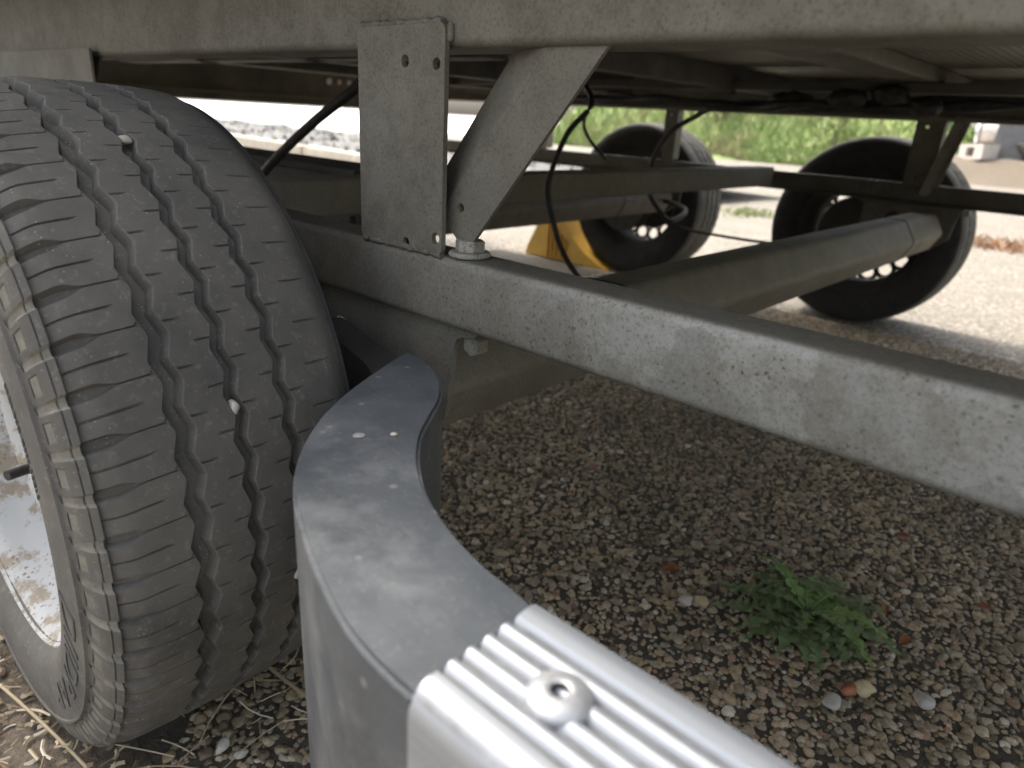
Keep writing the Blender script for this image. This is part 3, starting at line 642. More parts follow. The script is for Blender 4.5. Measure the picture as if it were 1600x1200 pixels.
# ---- wheel: tyre with real tread, rim, nuts
RT = 0.322
ZC = 0.317
def tyre_mesh():
    NPI = 58; pitch = 2 * PI / NPI
    us = [-.03, -.014, .014, .03, .07, .12, .17, .22, .27, .30, .33, .40, .455, .470, .486, .514, .53, .545, .60, .67, .70, .73, .78, .83, .88, .93]
    crown = lambda y: RT - 0.55 * y * y - 6.0 * max(0, abs(y) - .085) ** 1.5 * .6
    cols = []   # (y, r, zig weight, kind)
    def add(y, r, z=0.0, k_=''): cols.append((y, r, z, k_))
    # outer side from the bead to the shoulder
    for y, r in ((-.088, .204), (-.096, .205), (-.104, .209), (-.1085, .214), (-.1125, .219), (-.1160, .224), (-.1178, .232), (-.1187, .244), (-.1186, .256), (-.1180, .268), (-.1168, .276)): add(y, r, 0, 'side')
    for y, r in ((-.1168, .2775), (-.1180, .2785), (-.1180, .2805), (-.1155, .2815)): add(y, r, 0, 'ridge')
    for y, r, k_ in ((-.1145, .2830, 'sb'), (-.1140, .2860, 'sb'), (-.1138, .2866, 'sw'), (-.1127, .2925, 'sw'), (-.1112, .2985, 'sw'), (-.1110, .2992, 'sb'), (-.1090, .3040, 'sb'), (-.1068, .3076, 'sb'), (-.1066, .3060, 'sn'), (-.1058, .3072, 'sn'), (-.1056, .3088, 'sb'), (-.1040, .3106, 'sb'), (-.1020, .3125, 'sb')): add(y, r, 0, k_)
    add(-.1010, crown(-.1010) - .0002, 0, 't')
    for y in (-.0985, -.094, -.089, -.0845, -.080, -.0755, -.072, -.0685, -.065, -.061, -.057): add(y, crown(y), 0.0 if y < -.06 else .4, 't')
    grooves = ((-.0415, .0068), (.0000, .0052), (.0395, .0052))
    for gi_, (gc, hw) in enumerate(grooves):
        for y, z, d, k_ in ((-hw - .0028, 1, 0, 't'), (-hw - .0006, 1, 0, 't'), (-hw, 1, .0006, 'g'), (-hw * .70, 1, .0105, 'g'), (hw * .55, 1, .0105, 'g'), (hw - .0003, 1, .0006, 'g'), (hw + .0006, 1, 0, 't'), (hw + .0028, 1, 0, 't')):
            add(gc + y, crown(gc + y) - d, z, k_)
        if gi_ < 2:
            a_, b_ = gc + hw + .0028, grooves[gi_ + 1][0] - grooves[gi_ + 1][1] - .0028
            for t in (.2, .4, .6, .8): y = a_ + (b_ - a_) * t; add(y, crown(y), 1, 't')
    for y in (.052, .057, .062, .068, .074, .080, .086, .092, .097, .1010): add(y, crown(y), .5 if y < .06 else 0, 't')
    for y, r in ((.1035, .3110), (.1065, .3075), (.1095, .302), (.1120, .294), (.1145, .284), (.1175, .268), (.1185, .256), (.1175, .244), (.1140, .226), (.1085, .214), (.1040, .209), (.096, .205), (.088, .204)): add(y, r, 0, 'in')
    zz = lambda u: (abs(((u + .25) % 1.0) - .5) * 4 - 1) * .0029
    ca = np.array([(c[0], c[1], c[2]) for c in cols]); nC = len(cols); V = np.zeros((NPI * len(us), nC, 3))
    jit = rng.normal(0, .0004, NPI * len(us))
    row = 0
    def ss(e0, e1, x): t = min(1, max(0, (x - e0) / (e1 - e0))); return t * t * (3 - 2 * t)
    prof_d = {}
    for ui, u in enumerate(us):
        for ci, (y, r, z, k_) in enumerate(cols):
            du = 0.0; dep = 0.0
            uu = u if u < .60 else u - 1
            p = uu * pitch * RT
            if y < -.05 and k_ in ('t', 'sb', 'sw', 'sn'):
                t = (-.05 - y) / .05; du = -(0.08 * t + 0.06 * t * t)
                # lateral slot: broad at the shoulder, a thin cut up to the groove
                hw = .0007 + .0046 * ss(-.0725, -.088, y) - .0010 * ss(-.100, -.113, y)
                D = .0020 + .0058 * ss(-.072, -.086, y) if k_ == 't' else .0048
                if r < .2835: D *= .3
                fsc = hw / (.12 * pitch * RT); au = abs(uu)
                ue = au * fsc if au <= .121 else (.12 * fsc + (au - .12) / .18 * (.30 - .12 * fsc) if au < .30 else au)
                du += (ue - au) * (1 if uu > 0 else -1)
                dep = max(dep, D * (1.0 if au < .05 else .88 if au < .10 else 0.0))
                if -.1005 < y < -.064 and abs(u - .5) < .02: dep = max(dep, .0022)
            if k_ == 'sw' and .30 <= u <= .70: dep = max(dep, .0030)
            if k_ == 't' and y > -.033:
                # short cuts at the zigzag corners
                for gc, hw in grooves:
                    if 0 < y - gc - hw < .0095 and abs(((u + .25 - .25 + .5) % 1.0) - .5) < .02: dep = max(dep, .0020)
                    if 0 < gc - hw - y < .0085 and abs(u - .5) < .02: dep = max(dep, .0020)
                if y > .064 and y < .085 and (abs(u - .5) < .02): dep = max(dep, .0018)
            prof_d[(ui, ci)] = (du, dep)
    for pi_ in range(NPI):
        for ui, u in enumerate(us):
            zo = zz(u); i = pi_ * len(us) + ui
            for ci, (y, r, z, k_) in enumerate(cols):
                du, dep = prof_d[(ui, ci)]; a = (pi_ + u + du) * pitch
                yy = y + zo * z; rr_ = r - dep
                if k_ == 'side' and ci in (6, 7, 8, 9): rr_ += 0
                V[i, ci] = (rr_ * math.cos(a), yy, rr_ * math.sin(a))
    nR = V.shape[0]
    # loaded contact patch
    flat = V[:, :, 2] < -ZC + .002
    V[:, :, 2] = np.where(flat, -ZC + .002 + (V[:, :, 2] + ZC - .002) * .05, V[:, :, 2])
    low = np.clip((-V[:, :, 2] - .20) / .12, 0, 1)
    V[:, :, 1] *= 1 + .045 * low * (np.abs(V[:, :, 1]) > .1)
    i0 = np.arange(nR)[:, None]; j0 = np.arange(nC - 1)[None]; i1 = (i0 + 1) % nR
    F = np.stack(np.broadcast_arrays(i0 * nC + j0, i0 * nC + j0 + 1, i1 * nC + j0 + 1, i1 * nC + j0), -1).reshape(-1, 4)
    me = mesh('tyre', V.reshape(-1, 3), F, M_RUB); me.materials.append(M_DUST); me.materials.append(M_RUBD)
    mi = np.zeros((nR, nC - 1), np.int32); kk = [c[3] for c in cols]; U = len(us)
    for j in range(nC - 1):
        if kk[j] == 'in' or cols[j][0] > .1005: mi[:, j] = 2  # inner sidewall takes the darker rubber
        for ui in range(U):
            um = (us[ui] + (us[ui + 1] if ui + 1 < U else us[0] + 1)) / 2
            if kk[j] == 'sw' and kk[j + 1] == 'sw' and .30 < um < .70: mi[ui::U, j] = 1
            if kk[j] in ('sb', 'sw', 'sn') and .2835 < cols[j][1] and (um < .10 or um > .90): mi[ui::U, j] = 1
    me.polygons.foreach_set('material_index', mi.reshape(-1)); fixn(me)
    bm = bmesh.new(); bm.from_mesh(me)
    for e in bm.edges: e.smooth = len(e.link_faces) == 2 and e.calc_face_angle(0) < math.radians(26)
    for fc in bm.faces: fc.smooth = True
    bm.to_mesh(me); bm.free(); return me
TYRE = tyre_mesh()
def rim_mesh():
    return lathe('rim', [(-.1045, .2165), (-.1075, .2150), (-.1075, .2115), (-.1030, .2085), (-.0975, .2030), (-.0900, .2010), (-.0780, .1985), (-.0660, .1930), (-.0560, .1830), (-.0480, .1800), (.0500, .1800), (.0700, .1930), (.0950, .2010), (.1030, .2080), (.1075, .2120), (.1075, .2150), (.1045, .2165),
        (.0990, .2060), (.0680, .1990), (.0500, .1860), (-.0500, .1860), (-.0680, .1990), (-.0990, .2060)], M_RIM, 96, 'y', 40, True)
def disc_mesh():
    """wheel disc: dished, with a ring of round ventilation holes"""
    def yd(r): return -.050 - .020 * math.exp(-((r - .105) / .032) ** 2) + .012 * math.exp(-((r - .055) / .03) ** 2)
    bm = bmesh.new(); nh, nv = 16, 14; rh, rho = .1530, .0215; r0, r1 = .128, .1795
    def P(r, a, w_=0): return (r * math.cos(a), yd(r) + w_, r * math.sin(a))
    vs = {}
    def V_(r, a):
        key = (round(r, 5), round(a % (2 * PI), 5) % round(2 * PI, 5))
        if key not in vs: vs[key] = bm.verts.new(P(r, a))
        return vs[key]
    half = PI / nh
    for h in range(nh):
        a0 = 2 * PI * h / nh
        ring, out = [], []
        for i in range(24):
            q = 2 * PI * i / 24; ring.append(V_(rh + rho * math.sin(q), a0 + rho * math.cos(q) / rh))
            dx, dy = math.cos(q) * rho / rh, math.sin(q) * rho
            sx_ = half / abs(dx) if abs(dx) > 1e-9 else 1e9
            sy_ = ((r1 - rh) if dy > 0 else (rh - r0)) / abs(dy) if abs(dy) > 1e-9 else 1e9
            s_ = min(sx_, sy_); out.append(V_(rh + dy * s_, a0 + dx * s_))
        for i in range(24):
            q4 = (ring[i], ring[(i + 1) % 24], out[(i + 1) % 24], out[i])
            if len(set(q4)) == 4: bm.faces.new(q4)
    # inner dish
    rs = [.128, .118, .108, .098, .086, .072, .058, .044, .030]
    ang = sorted({round(math.atan2(v.co.z, v.co.x) % (2 * PI), 4) for v in bm.verts if abs(math.hypot(v.co.x, v.co.z) - .128) < 1e-4})
    prev = None
    for r in rs:
        cur = [bm.verts.new(P(r, a)) for a in ang]
        if prev:
            for i in range(len(ang)): bm.faces.new((prev[i], prev[(i + 1) % len(ang)], cur[(i + 1) % len(ang)], cur[i]))
        prev = cur
    cap = bm.verts.new((0, yd(.03) - .028, 0)); mid = [bm.verts.new((.024 * math.cos(a), yd(.03) - .024, .024 * math.sin(a))) for a in ang]
    for i in range(len(ang)):
        bm.faces.new((prev[i], prev[(i + 1) % len(ang)], mid[(i + 1) % len(ang)], mid[i])); bm.faces.new((mid[i], mid[(i + 1) % len(ang)], cap))
    bmesh.ops.remove_doubles(bm, verts=bm.verts[:], dist=1e-4)
    bmesh.ops.recalc_face_normals(bm, faces=bm.faces[:])
    g = bmesh.ops.solidify(bm, geom=bm.faces[:], thickness=.004)
    for fc in bm.faces: fc.smooth = True
    for e in bm.edges: e.smooth = len(e.link_faces) == 2 and e.calc_face_angle(0) < math.radians(35)
    me = bpy.data.meshes.new('wheel_disc'); bm.to_mesh(me); bm.free(); me.materials.append(M_RIM); return me
RIM = rim_mesh(); DISC = disc_mesh()
for me_ in (RIM, DISC):
    me_.materials.append(M_DRUM)
    for p in me_.polygons:
        inn = p.center.y > -.045 if me_ is RIM else p.normal.y > .2
        if inn: p.material_index = 1  # shade and brake dust inside the wheel put in as dark colour
NUT = hexm('lug_nut', (0, 0, 0), .011, .018, M_BOLT, 1)
VALVE = sweep('valve', [(0, 0, 0), (.004, -.014, .002), (.010, -.030, .004), (.014, -.040, .005)], lambda t: .0058 if t < .5 else .0046, M_CAB, 10, 4)
def text_polar(txt, size, r0, a0, dirn, yb, h, name, shear=0.0, wide=1.0):
    """raised lettering laid round the tyre side: baseline radius r0, starting angle a0"""
    cu = bpy.data.curves.new('t', 'FONT'); cu.body = txt; cu.size = size; cu.shear = shear; cu.extrude = 0.0; cu.resolution_u = 3
    to = bpy.data.objects.new('t', cu); COL.objects.link(to); bpy.context.view_layer.update()
    me = bpy.data.meshes.new_from_object(to); bpy.data.objects.remove(to)
    bm = bmesh.new(); bm.from_mesh(me); bmesh.ops.triangulate(bm, faces=bm.faces[:])
    bmesh.ops.subdivide_edges(bm, edges=[e for e in bm.edges if e.calc_length() > .008], cuts=2)
    g = bmesh.ops.extrude_face_region(bm, geom=bm.faces[:])
    top = {v for v in g['geom'] if isinstance(v, bmesh.types.BMVert)}
    for v in bm.verts:
        r = r0 + v.co.y; a = a0 + dirn * v.co.x * wide / r0; yy = yb(r) - (h if v in top else -.001)
        v.co = Vector((r * math.cos(a), yy, r * math.sin(a)))
    bmesh.ops.recalc_face_normals(bm, faces=bm.faces[:]); bm.to_mesh(me); bm.free(); me.name = name; me.materials.clear(); me.materials.append(M_LET); return me
side_y = lambda r: float(np.interp(r, [.214, .224, .232, .244, .256, .268, .276], [-.1085, -.1160, -.1178, -.1187, -.1186, -.1180, -.1168])) * (1.0)
LETTER = [text_polar('DIIDRAP', .036, .2420, math.radians(-8), -1, side_y, .0010, 'side_lettering', .3, 1.45),
          text_polar('SECURPO/OSEE RECLP', .0085, .2360, math.radians(30), -1, side_y, .0008, 'side_lettering'),
          text_polar('SECURPO/OSEE REGLP', .0085, .2270, math.radians(30), -1, side_y, .0008, 'side_lettering')]
def wheel(x, y, flip, spin=0.0, label=None, detail=True):
    wo_ = empty('wheel', Vector((x, y, ZC)) - T0, trailer)
    if flip: wo_.rotation_euler = (0, 0, PI)
    if label: wo_['label'] = label
    link('tyre', TYRE, None, wo_)
    link('rim', RIM, None, wo_); d = link('wheel_disc', DISC, None, wo_); d.rotation_euler = (0, spin, 0)
    for i in range(5):
        a = 2 * PI * i / 5 + .3; link('lug_nut', NUT, None, wo_, (.056 * math.cos(a), -.052, .056 * math.sin(a)))
    if detail:
        vv = link('valve', VALVE, None, wo_, (.088 * math.cos(-.05), -.072, .088 * math.sin(-.05)))
        for l_ in LETTER: link('side_lettering', l_, None, wo_)
    return wo_
YW = 0.2215
wheel(-.77, YW, False, 0.1, 'front wheel with zigzag grooved tyre and dirty white rim')
wheel(-1.72, YW, False, 0.3, None, False)
wheel(-.765, mir(YW) + .005, True, 0.12, 'far wheel seen from inside, nearer the camera', False)
wheel(-1.72, mir(YW) + .03, True, 0.2, 'far wheel seen from inside, behind the crossing tubes', False)

# ---- step rail: aluminium tread with a curved plastic end
ST = empty('step_rail', Vector((-.15, .165, 0)) - T0, trailer); ST['label'] = 'ribbed aluminium step rail with curved grey plastic end cap'
SO = -Vector((-.15, .165, 0))
ZS = 0.430
outl = [(-.154, .1995), (-.171, .2030), (-.189, .2050), (-.214, .2110), (-.237, .2190), (-.263, .2310), (-.292, .2510), (-.319, .2760), (-.339, .3020), (-.361, .3310), (-.392, .3580), (-.428, .3750), (-.4500, .3795), (-.4585, .3730), (-.430, .3110), (-.402, .2620), (-.373, .2260), (-.341, .1960), (-.309, .1740), (-.273, .1570), (-.234, .1420), (-.200, .1320), (-.172, .1285), (-.154, .1280)]
def smooth_loop(pts, n):
    P = [Vector(p) for p in pts]; out = []
    for i in range(len(P) - 1):
        p0 = P[max(i - 1, 0)]; p1 = P[i]; p2 = P[i + 1]; p3 = P[min(i + 2, len(P) - 1)]
        for j in range(n):
            t = j / n; out.append(0.5 * ((2 * p1) + (p2 - p0) * t + (2 * p0 - 5 * p1 + 4 * p2 - p3) * t * t + (3 * p1 - p0 - 3 * p2 + p3) * t ** 3))
    out.append(P[-1]); return out
lp = smooth_loop(outl, 4); n = len(lp)
def inset(lp, d):
    out = []
    for i, p in enumerate(lp):
        a = lp[i - 1] if i else lp[i]; b = lp[(i + 1)] if i + 1 < len(lp) else lp[i]
        t = (b - a); t = t.normalized() if t.length > 1e-9 else Vector((1, 0)); nrm = Vector((t.y, -t.x)); q = p - nrm * d
        if i == 0 or i == len(lp) - 1: q.x = p.x
        out.append(q)
    return out
bm = bmesh.new(); zl = [ZS, ZS - .06, ZS - .12, ZS - .20]; rings = []
for z in zl: rings.append([bm.verts.new((p.x, p.y, z)) for p in lp])
for k_ in range(len(zl) - 1):
    for j in range(n): bm.faces.new((rings[k_][j], rings[k_][(j + 1) % n], rings[k_ + 1][(j + 1) % n], rings[k_ + 1][j]))
bm.faces.new(rings[0]); bm.faces.new(rings[-1][::-1]); bmesh.ops.recalc_face_normals(bm, faces=bm.faces[:])
top_e = [e for e in bm.edges if all(abs(v_.co.z - ZS) < 1e-6 for v_ in e.verts) and not all(abs(v_.co.x + .154) < 1e-4 for v_ in e.verts)]
bmesh.ops.bevel(bm, geom=top_e, offset=.0042, segments=4, affect='EDGES', clamp_overlap=True)
for fc in bm.faces: fc.smooth = True
for e in bm.edges: e.smooth = len(e.link_faces) == 2 and e.calc_face_angle(0) < math.radians(18)
for fc in bm.faces:
    if len(fc.verts) > 20:
        fc.smooth = False
        for e in fc.edges: e.smooth = False
me = bpy.data.meshes.new('end_cap'); bm.to_mesh(me); bm.free(); me.materials.append(M_PLA)
link('end_cap', me, None, ST, SO)
# aluminium profile: ribbed top, rounded outer corner
pr = [(.1270, ZS - .20), (.1270, ZS - .012), (.1276, ZS - .0065), (.1296, ZS - .0022), (.1330, ZS + .0012), (.1370, ZS + .0024)]
ribs = [(.1372, .1428), (.1455, .1525), (.1555, .1625), (.1655, .1725), (.1755, .1825), (.1855, .1995)]
pr = [(.1270, ZS - .20), (.1270, ZS - .012), (.1276, ZS - .006), (.1296, ZS - .0015), (.1330, ZS + .0018), (.1370, ZS + .0030)]
for i, (a, b) in enumerate(ribs):
    if i == 0: pr += [(.1415, ZS + .0026), (.1430, ZS + .0008), (.1440, ZS - .0012)]
    else:
        pr += [(a - .0012, ZS - .0008), (a - .0002, ZS + .0008), (a + .0014, ZS + .0026), ((a + b) / 2, ZS + .0032), (b - .0014, ZS + .0026), (b + .0002, ZS + .0008)]
        if i < 5: pr += [(b + .0012, ZS - .0008)]
pr += [(.2008, ZS - .003), (.2010, ZS - .03), (.1975, ZS - .03), (.1975, ZS - .012), (.131, ZS - .012), (.131, ZS - .20)]
link('tread', prism('tread', pr, 0, -.1535, 1.15, M_ALU, 35), None, ST, SO)
M_SOCK = mat('socket_shadow_steel', (0.12, 0.12, 0.12), 0.5, 0.5)
sw = link('screw', lathe('screw', [(-.0022, .0001), (-.0022, .0034), (.0024, .0036), (.0029, .0044), (.0028, .0064), (.0022, .0090), (.0013, .0110), (.0003, .0122), (-.0004, .0126), (-.004, .0127)], M_SCR, 36, 'z', 50), None, ST, SO + Vector((-.113, .1650, ZS + .0032)))
sw.data.materials.append(M_SOCK)
for p_ in sw.data.polygons:
    if math.hypot(p_.center.x, p_.center.y) < .0037 : p_.material_index = 1
sw2 = link('screw', sw.data, None, ST, SO + Vector((.35, .1650, ZS + .0032)))
# legs of the step rail below the frame
for x in (.15, .80): link('step_bracket', boxm('step_bracket', (x, .1335, ZS - .19), (x + .05, .4195, ZS - .16), M_GALD, .003), None, ST, SO)
link('step_bracket', boxm('step_bracket', (.155, .405, ZS - .1595), (.195, .4195, .47), M_GALD, .002), None, ST, SO)

# ------------------------------------------------------------------ loose things
def rock(name, c, s, m, label, cat, seed=0, group=None):
    bm = bmesh.new(); bmesh.ops.create_icosphere(bm, subdivisions=3, radius=1)
    r_ = random.Random(seed); ph = [r_.uniform(0, 6) for _ in range(6)]
    for v_ in bm.verts:
        q = v_.co.copy(); d = 1 + .16 * math.sin(q.x * 2.6 + ph[0]) + .14 * math.sin(q.y * 3.1 + ph[1]) + .10 * math.sin(q.z * 4 + q.x * 3 + ph[2])
        v_.co = Vector((q.x * s[0] * d, q.y * s[1] * d, q.z * s[2] * d))
    bm.transform(Matrix.Rotation(ph[3], 4, 'Z')); me = bpy.data.meshes.new(name); bm.to_mesh(me); bm.free(); me.shade_smooth(); me.materials.append(m)
    o = bpy.data.objects.new(name, me); COL.objects.link(o); o.location = c; return tag(o, label, cat, group)
rock('pebble', (-.4685, .2195, .4165), (.0052, .0046, .0052), M_STONE, 'small white pebble wedged in the middle groove of the near tyre', 'pebble', 1)
rock('pebble', (-.6170, .2215, .5960), (.0055, .005, .004), M_KERB, 'beige pebble stuck at the top of the near tyre tread', 'pebble', 2)
rock('pebble', (-.4560, .2580, .2580), (.006, .005, .007), M_STONE, 'pale stone wedged in the inner groove beside the plastic step end', 'pebble', 3)
rock('loose_pebble', (-.339, .781, .010), (.011, .008, .006), M_STONE, 'pale white pebble left of the weed, the left of two together', 'pebble', 4)
rock('loose_pebble', (-.322, .798, .010), (.010, .008, .006), M_STONEY, 'yellowish pebble left of the weed, the right of two together', 'pebble', 5)
rock('loose_pebble', (-.124, .742, .011), (.013, .009, .007), M_STONE, 'grey white pebble between the weed and the step rail', 'pebble', 6)
rock('loose_pebble', (-.104, .790, .011), (.013, .010, .008), M_STONEY, 'square buff pebble beside a red brick chip below the weed', 'pebble', 7)
rock('loose_pebble', (-.046, .825, .011), (.011, .010, .007), M_STONE, 'pinkish white pebble right of the buff one at lower right', 'pebble', 8)
rock('loose_pebble', (-.555, .216, .012), (.009, .006, .005), M_STONE, 'small white stone on the dirt under the near tyre, left one', 'pebble', 9)
rock('loose_pebble', (-.535, .226, .011), (.006, .005, .004), M_STONE, 'tiny white stone on the dirt under the near tyre, right one', 'pebble', 10)
rock('brick_chip', (-.118, .778, .010), (.008, .012, .005), M_BRICK, 'small red brick chip below the weed', 'brick chip', 11)
rock('brick_chip', (-.126, .907, .010), (.007, .014, .004), M_BRICK, 'rust red chip right of the weed', 'brick chip', 12)
rock('step_grit', (-.331, .262, ZS + .0008), (.0028, .0018, .0009), M_KERB, 'pale crumb of grit on the plastic step end', 'grit', 13)
rock('step_grit', (-.345, .2445, ZS + .0004), (.0042, .0036, .0005), M_SLATE2, 'whitish dropping on the plastic step end', 'dropping', 14)

def leaf_mesh(name, L, W, lobes, rise, droop, m, n=22, fold=.25, depth=.74):
    v, f = [], []
    for i in range(n + 1):
        t = i / n; x = t * L * (1 - .08 * t); z = rise * L * math.sin(min(1, t * 1.2) * PI * .62) - droop * L * t ** 2.2
        wdt = W * (math.sin(PI * min(1, .06 + t ** .75 * .94))) * (1 - depth + depth * abs(math.sin(lobes * PI * t))) if lobes else W * math.sin(PI * min(1, .02 + t * .98))
        wv = .14 * W * math.sin(t * 23 + lobes)
        v += [(x - .18 * wdt, -wdt, z + fold * wdt + wv), (x, 0, z), (x - .18 * wdt, wdt, z + fold * wdt - wv)]
    for i in range(n):
        q = 3 * i; f += [(q, q + 1, q + 4, q + 3), (q + 1, q + 2, q + 5, q + 4)]
    return mesh(name, v, f, m, 60)
weed = tag(empty('weed', (-.205, .872, .008)), 'green lobed weed growing from the pebbles below the lower rail', 'weed')
def weed_leaf(a, L, W, rise, droop, m, lobes, z=0, rib=True):
    o = link('leaf', leaf_mesh('leaf', L, W, lobes, rise, droop, m, 84), None, weed, (.006 * math.cos(a), .006 * math.sin(a), z)); o.rotation_euler = (random.uniform(-.15, .15), 0, a)
    if rib:
        pts = [(t * L * (1 - .08 * t), 0, rise * L * math.sin(min(1, t * 1.2) * PI * .62) - droop * L * t ** 2.2 + .0010) for t in (0, .15, .3, .45, .6, .75, .9)]
        link('midrib', sweep('midrib', pts, lambda t: .0013 * (1 - .75 * t), M_STEM, 6, 4), None, o)
r_ = random.Random(5)
for i in range(38):
    a = 2 * PI * i / 38 + r_.uniform(-.15, .15); weed_leaf(a, r_.uniform(.085, .140), r_.uniform(.013, .019), r_.uniform(.03, .14), r_.uniform(.02, .10), M_WEED, r_.choice((9, 10, 11, 12)), .004, False)
for i in range(16):
    a = r_.uniform(0, 2 * PI); weed_leaf(a, r_.uniform(.05, .085), r_.uniform(.010, .016), r_.uniform(.14, .3), r_.uniform(.05, .15), M_WEED, r_.choice((8, 9)), .008, False)
for a, L in ((-.62, .135), (.05, .105), (.55, .055), (1.25, .06), (2.0, .05), (2.7, .12), (-1.3, .05), (3.5, .045), (-.2, .04)):
    weed_leaf(a + .55 * 0, L, .013 if L > .06 else .010, .26, .12, M_WEEDL, 9, .014, True)

def dead_leaf(c, a, L, label):
    o = link('fallen_leaf', leaf_mesh('fallen_leaf', L, L * .22, 0, .10, .10, M_RUST, 12, .3), None, None, c); o.rotation_euler = (.15, -.1, a); return tag(o, label, 'leaf')
dead_leaf((-.400, .815, .012), .9, .034, 'rust brown fallen leaf left of the weed on the pebbles')
dead_leaf((-.180, 1.195, .012), .3, .030, 'orange brown fallen leaf under the lower rail, behind the weed')
dead_leaf((-.095, .905, .012), 1.3, .030, 'reddish fallen leaf just right of the weed')
dead_leaf((-.128, .962, .012), 2.0, .020, 'tiny orange leaf at the right tip of the weed')
dead_leaf((-.04, 1.08, .012), .2, .026, 'tan fallen leaf far right below the lower rail')

# twigs by the tyre
def twig(pts, r, label): tag(link('twig', sweep('twig', pts, r, M_STRAW, 7, 6), None), label, 'twig')
twig([(-.72, .300, .012), (-.60, .305, .016), (-.50, .318, .014), (-.44, .33, .012)], .0022, 'thin grey twig beside the tyre contact on the pebbles')
twig([(-.90, .06, .018), (-.76, .085, .026), (-.66, .105, .018), (-.56, .12, .012)], .0018, 'long brown stalk lying under the tyre edge at lower left')
twig([(-.80, -.02, .022), (-.68, .03, .028), (-.58, .05, .02)], .0022, 'short straw stalk in the lower left corner')
for o_ in bpy.data.objects:
    if o_.name.startswith('twig'):
        a_ = o_.data.attributes.new('shade', 'FLOAT', 'POINT'); a_.data.foreach_set('value', np.full(len(o_.data.vertices), .45, np.float32))

# wheel chock
ck = empty('wheel_chock', (-2.0, 2.74, 0)); tag(ck, 'yellow plastic wheel chock behind the far left tyre', 'wheel chock')
arc = [(-2.06, .205), (-2.02, .150), (-1.97, .098), (-1.90, .052), (-1.82, .016), (-1.78, .002)]
pr = [(-2.275, .002), (-2.262, .04), (-2.20, .165), (-2.17, .205)] + arc
me = prism('chock_body', [(x + 2.0, z) for x, z in pr], 1, -.115, .06, M_CHK, 30); link('chock_body', me, None, ck)
for i in range(5):
    x = -2.135 + i * .026; link('rib', boxm('rib', (x + 2.0, -.124, .006), (x + 2.008, -.1155, .185 - i * .020), M_CHK, .001), None, ck)

# kerb stones at the rear
for x0, x1, lab in ((-16.6, -7.62, 'left of the joint, nearer the tyre'), (-7.58, -4.4, 'right of the joint, running behind the steel post')):
    me = bpy.data.meshes.new('kerb_stone'); bm = bmesh.new(); bmesh.ops.create_cube(bm, size=1)
    dxy = Vector((x1 - x0, kerb_pt(x1) - kerb_pt(x0), 0)); L = dxy.length; d = dxy.normalized(); nrm = Vector((-d.y, d.x, 0)); c = Vector(((x0 + x1) / 2, (kerb_pt(x0) + kerb_pt(x1)) / 2, 0))
    for v_ in bm.verts: v_.co = c + d * v_.co.x * (L - .03) + nrm * ((v_.co.y + .5) * .14) + Vector((0, 0, (v_.co.z + .5) * .175 + .002))
    bmesh.ops.bevel(bm, geom=bm.edges[:], offset=.015, segments=2, affect='EDGES'); bm.to_mesh(me); bm.free(); me.materials.append(M_KERB)
    tag(link('kerb_stone', me, None), 'beige concrete kerb slab ' + lab, 'kerb', 'kerb stones along the bed')

# heap of things on the mound at far right
mv = []; 
for j in range(15):
    for i in range(31):
        x = -4.4 + 6.0 * i / 30; y = 13.9 + 2.6 * j / 14
        h = .40 * max(0, min(1, (y - 14.0) / .8)) * max(0, min(1, (x + 4.3) / 1.2)); mv.append((x, y, h - .01 + .05 * random.random() * (h > .02)))
mf = [(j * 31 + i, j * 31 + i + 1, (j + 1) * 31 + i + 1, (j + 1) * 31 + i) for j in range(14) for i in range(30)]
tag(link('soil_mound', mesh('soil_mound', mv, mf, M_KERB if False else M_DIRT, 180), None), kind='structure')
blk = holed_plate('concrete_block', [(-.24, 0), (.20, 0), (.20, .25), (-.24, .25)], [(-.03, .125, .105)], lambda u, v_, w_: (u, w_, v_), .40, M_BLK, 4)
o = link('concrete_block', blk, None, None, (-2.72, 14.75, .375)); o.rotation_euler = (0, -.06, -.5); tag(o, 'hollow concrete block with square opening on the soil mound', 'block')
dr = tag(empty('metal_drum', (-2.66, 15.25, .62)), 'beige and chrome motor drum lying on the concrete block', 'drum')
link('drum_body', cylm('drum_body', (.10, 0, .20), .19, .34, M_BLK, 0, 32, .02), None, dr)
link('flange_ring', cylm('flange_ring', (-.115, 0, .20), .205, .06, M_CHROME, 0, 32, .01), None, dr)
link('outlet', cylm('outlet', (-.20, 0, .33), .07, .12, M_CHROME, 0, 24, .01), None, dr)
link('foot_plate', boxm('foot_plate', (-.22, -.12, -.05), (.30, .12, -.005), M_CHROME, .008), None, dr)
for v_ in ((-2.20, 15.0, .40, .10, 'dark grey sheet leaning beside the motor drum'), ):
    o = link('grey_sheet', boxm('grey_sheet', (-.30, 0, 0), (.30, .05, .78), M_SLATE, .01), None, None, v_[:3]); o.rotation_euler = (-.12, .05, .1); tag(o, v_[4], 'sheet')
o = link('white_bucket', lathe('white_bucket', [(0, .001), (0, .10), (.22, .13), (.23, .135), (.22, .12), (.02, .09), (.02, .001)], M_SIDE, 28, 'z'), None, None, (-1.80, 15.1, .78)); tag(o, 'white bucket perched on dark scrap at the right edge', 'bucket')
bm = bmesh.new(); bmesh.ops.create_icosphere(bm, subdivisions=3, radius=1)
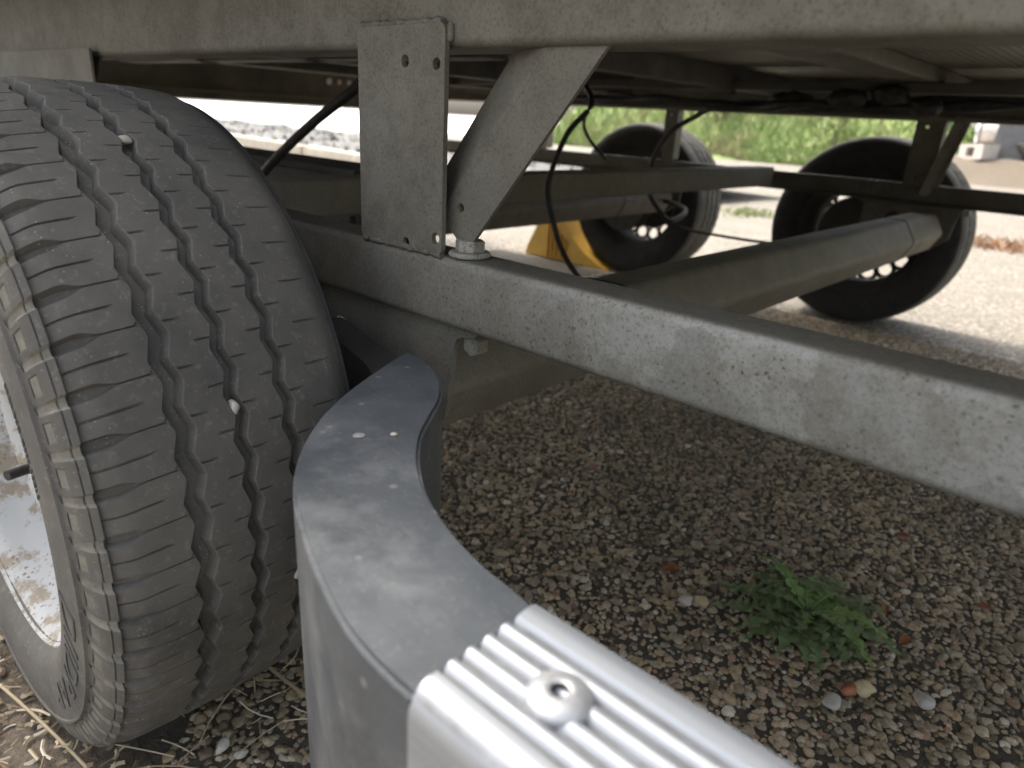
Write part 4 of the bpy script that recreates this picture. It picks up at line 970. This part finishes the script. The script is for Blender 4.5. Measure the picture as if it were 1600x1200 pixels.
for v_ in bm.verts: v_.co = Vector((v_.co.x * .40, v_.co.y * .3, (v_.co.z + .9) * .22)) * (1 + .2 * math.sin(v_.co.x * 5) * math.sin(v_.co.z * 6))
me = bpy.data.meshes.new('scrap_heap'); bm.to_mesh(me); bm.free(); me.materials.append(M_DRUM); tag(link('scrap_heap', me, None, None, (-1.72, 15.1, .37)), 'dark scrap heap under the white bucket', 'scrap')

# shrubs on the bank
def shrub(name, c, rx, rz, nleaf, label, seed, m):
    r_ = random.Random(seed); root = tag(empty(name, c), label, 'shrub'); v, f = [], []
    for i in range(nleaf):
        a = r_.uniform(0, 2 * PI); u = r_.random() ** .4; h = r_.random()
        p = Vector((rx * u * math.cos(a) * (1 - .5 * h), rx * u * math.sin(a) * (1 - .5 * h), .06 + rz * h)); s_ = r_.uniform(.03, .06)
        d = Vector((r_.uniform(-1, 1), r_.uniform(-1, 1), r_.uniform(-.4, .8))).normalized(); q = d.cross(Vector((.3, .2, .9))).normalized(); b = len(v)
        v += [p - d * s_, p + q * s_ * .45, p + d * s_, p - q * s_ * .45]; f.append((b, b + 1, b + 2, b + 3))
    link('foliage', mesh('foliage', v, f, m), None, root)
    for i in range(4): link('stem', sweep('stem', [(0, 0, -.05), (r_.uniform(-.1, .1) * rx, r_.uniform(-.1, .1) * rx, rz * .4), (r_.uniform(-.5, .5) * rx, r_.uniform(-.5, .5) * rx, rz * .85)], lambda t: .018 * (1 - .7 * t), M_DRUM, 6, 4), None, root)
M_SH1 = leafmat('shrub_green', (0.06, 0.13, 0.03), (0.14, 0.24, 0.06)); M_SH2 = leafmat('shrub_olive', (0.14, 0.17, 0.05), (0.24, 0.26, 0.10))
shrub('shrub', (-3.25, 15.9, bank_z(-3.25, 15.9)), .55, 1.0, 900, 'dark green shrub on the bank just left of the concrete block', 3, M_SH1)
shrub('shrub', (-5.6, 16.4, bank_z(-5.6, 16.4)), .6, .9, 800, 'olive shrub on the bank above the right far tyre', 4, M_SH2)
shrub('shrub', (-8.4, 16.6, bank_z(-8.4, 16.6)), .5, .7, 600, 'low yellowish green shrub on the bank between the far tyres', 6, M_SH2)
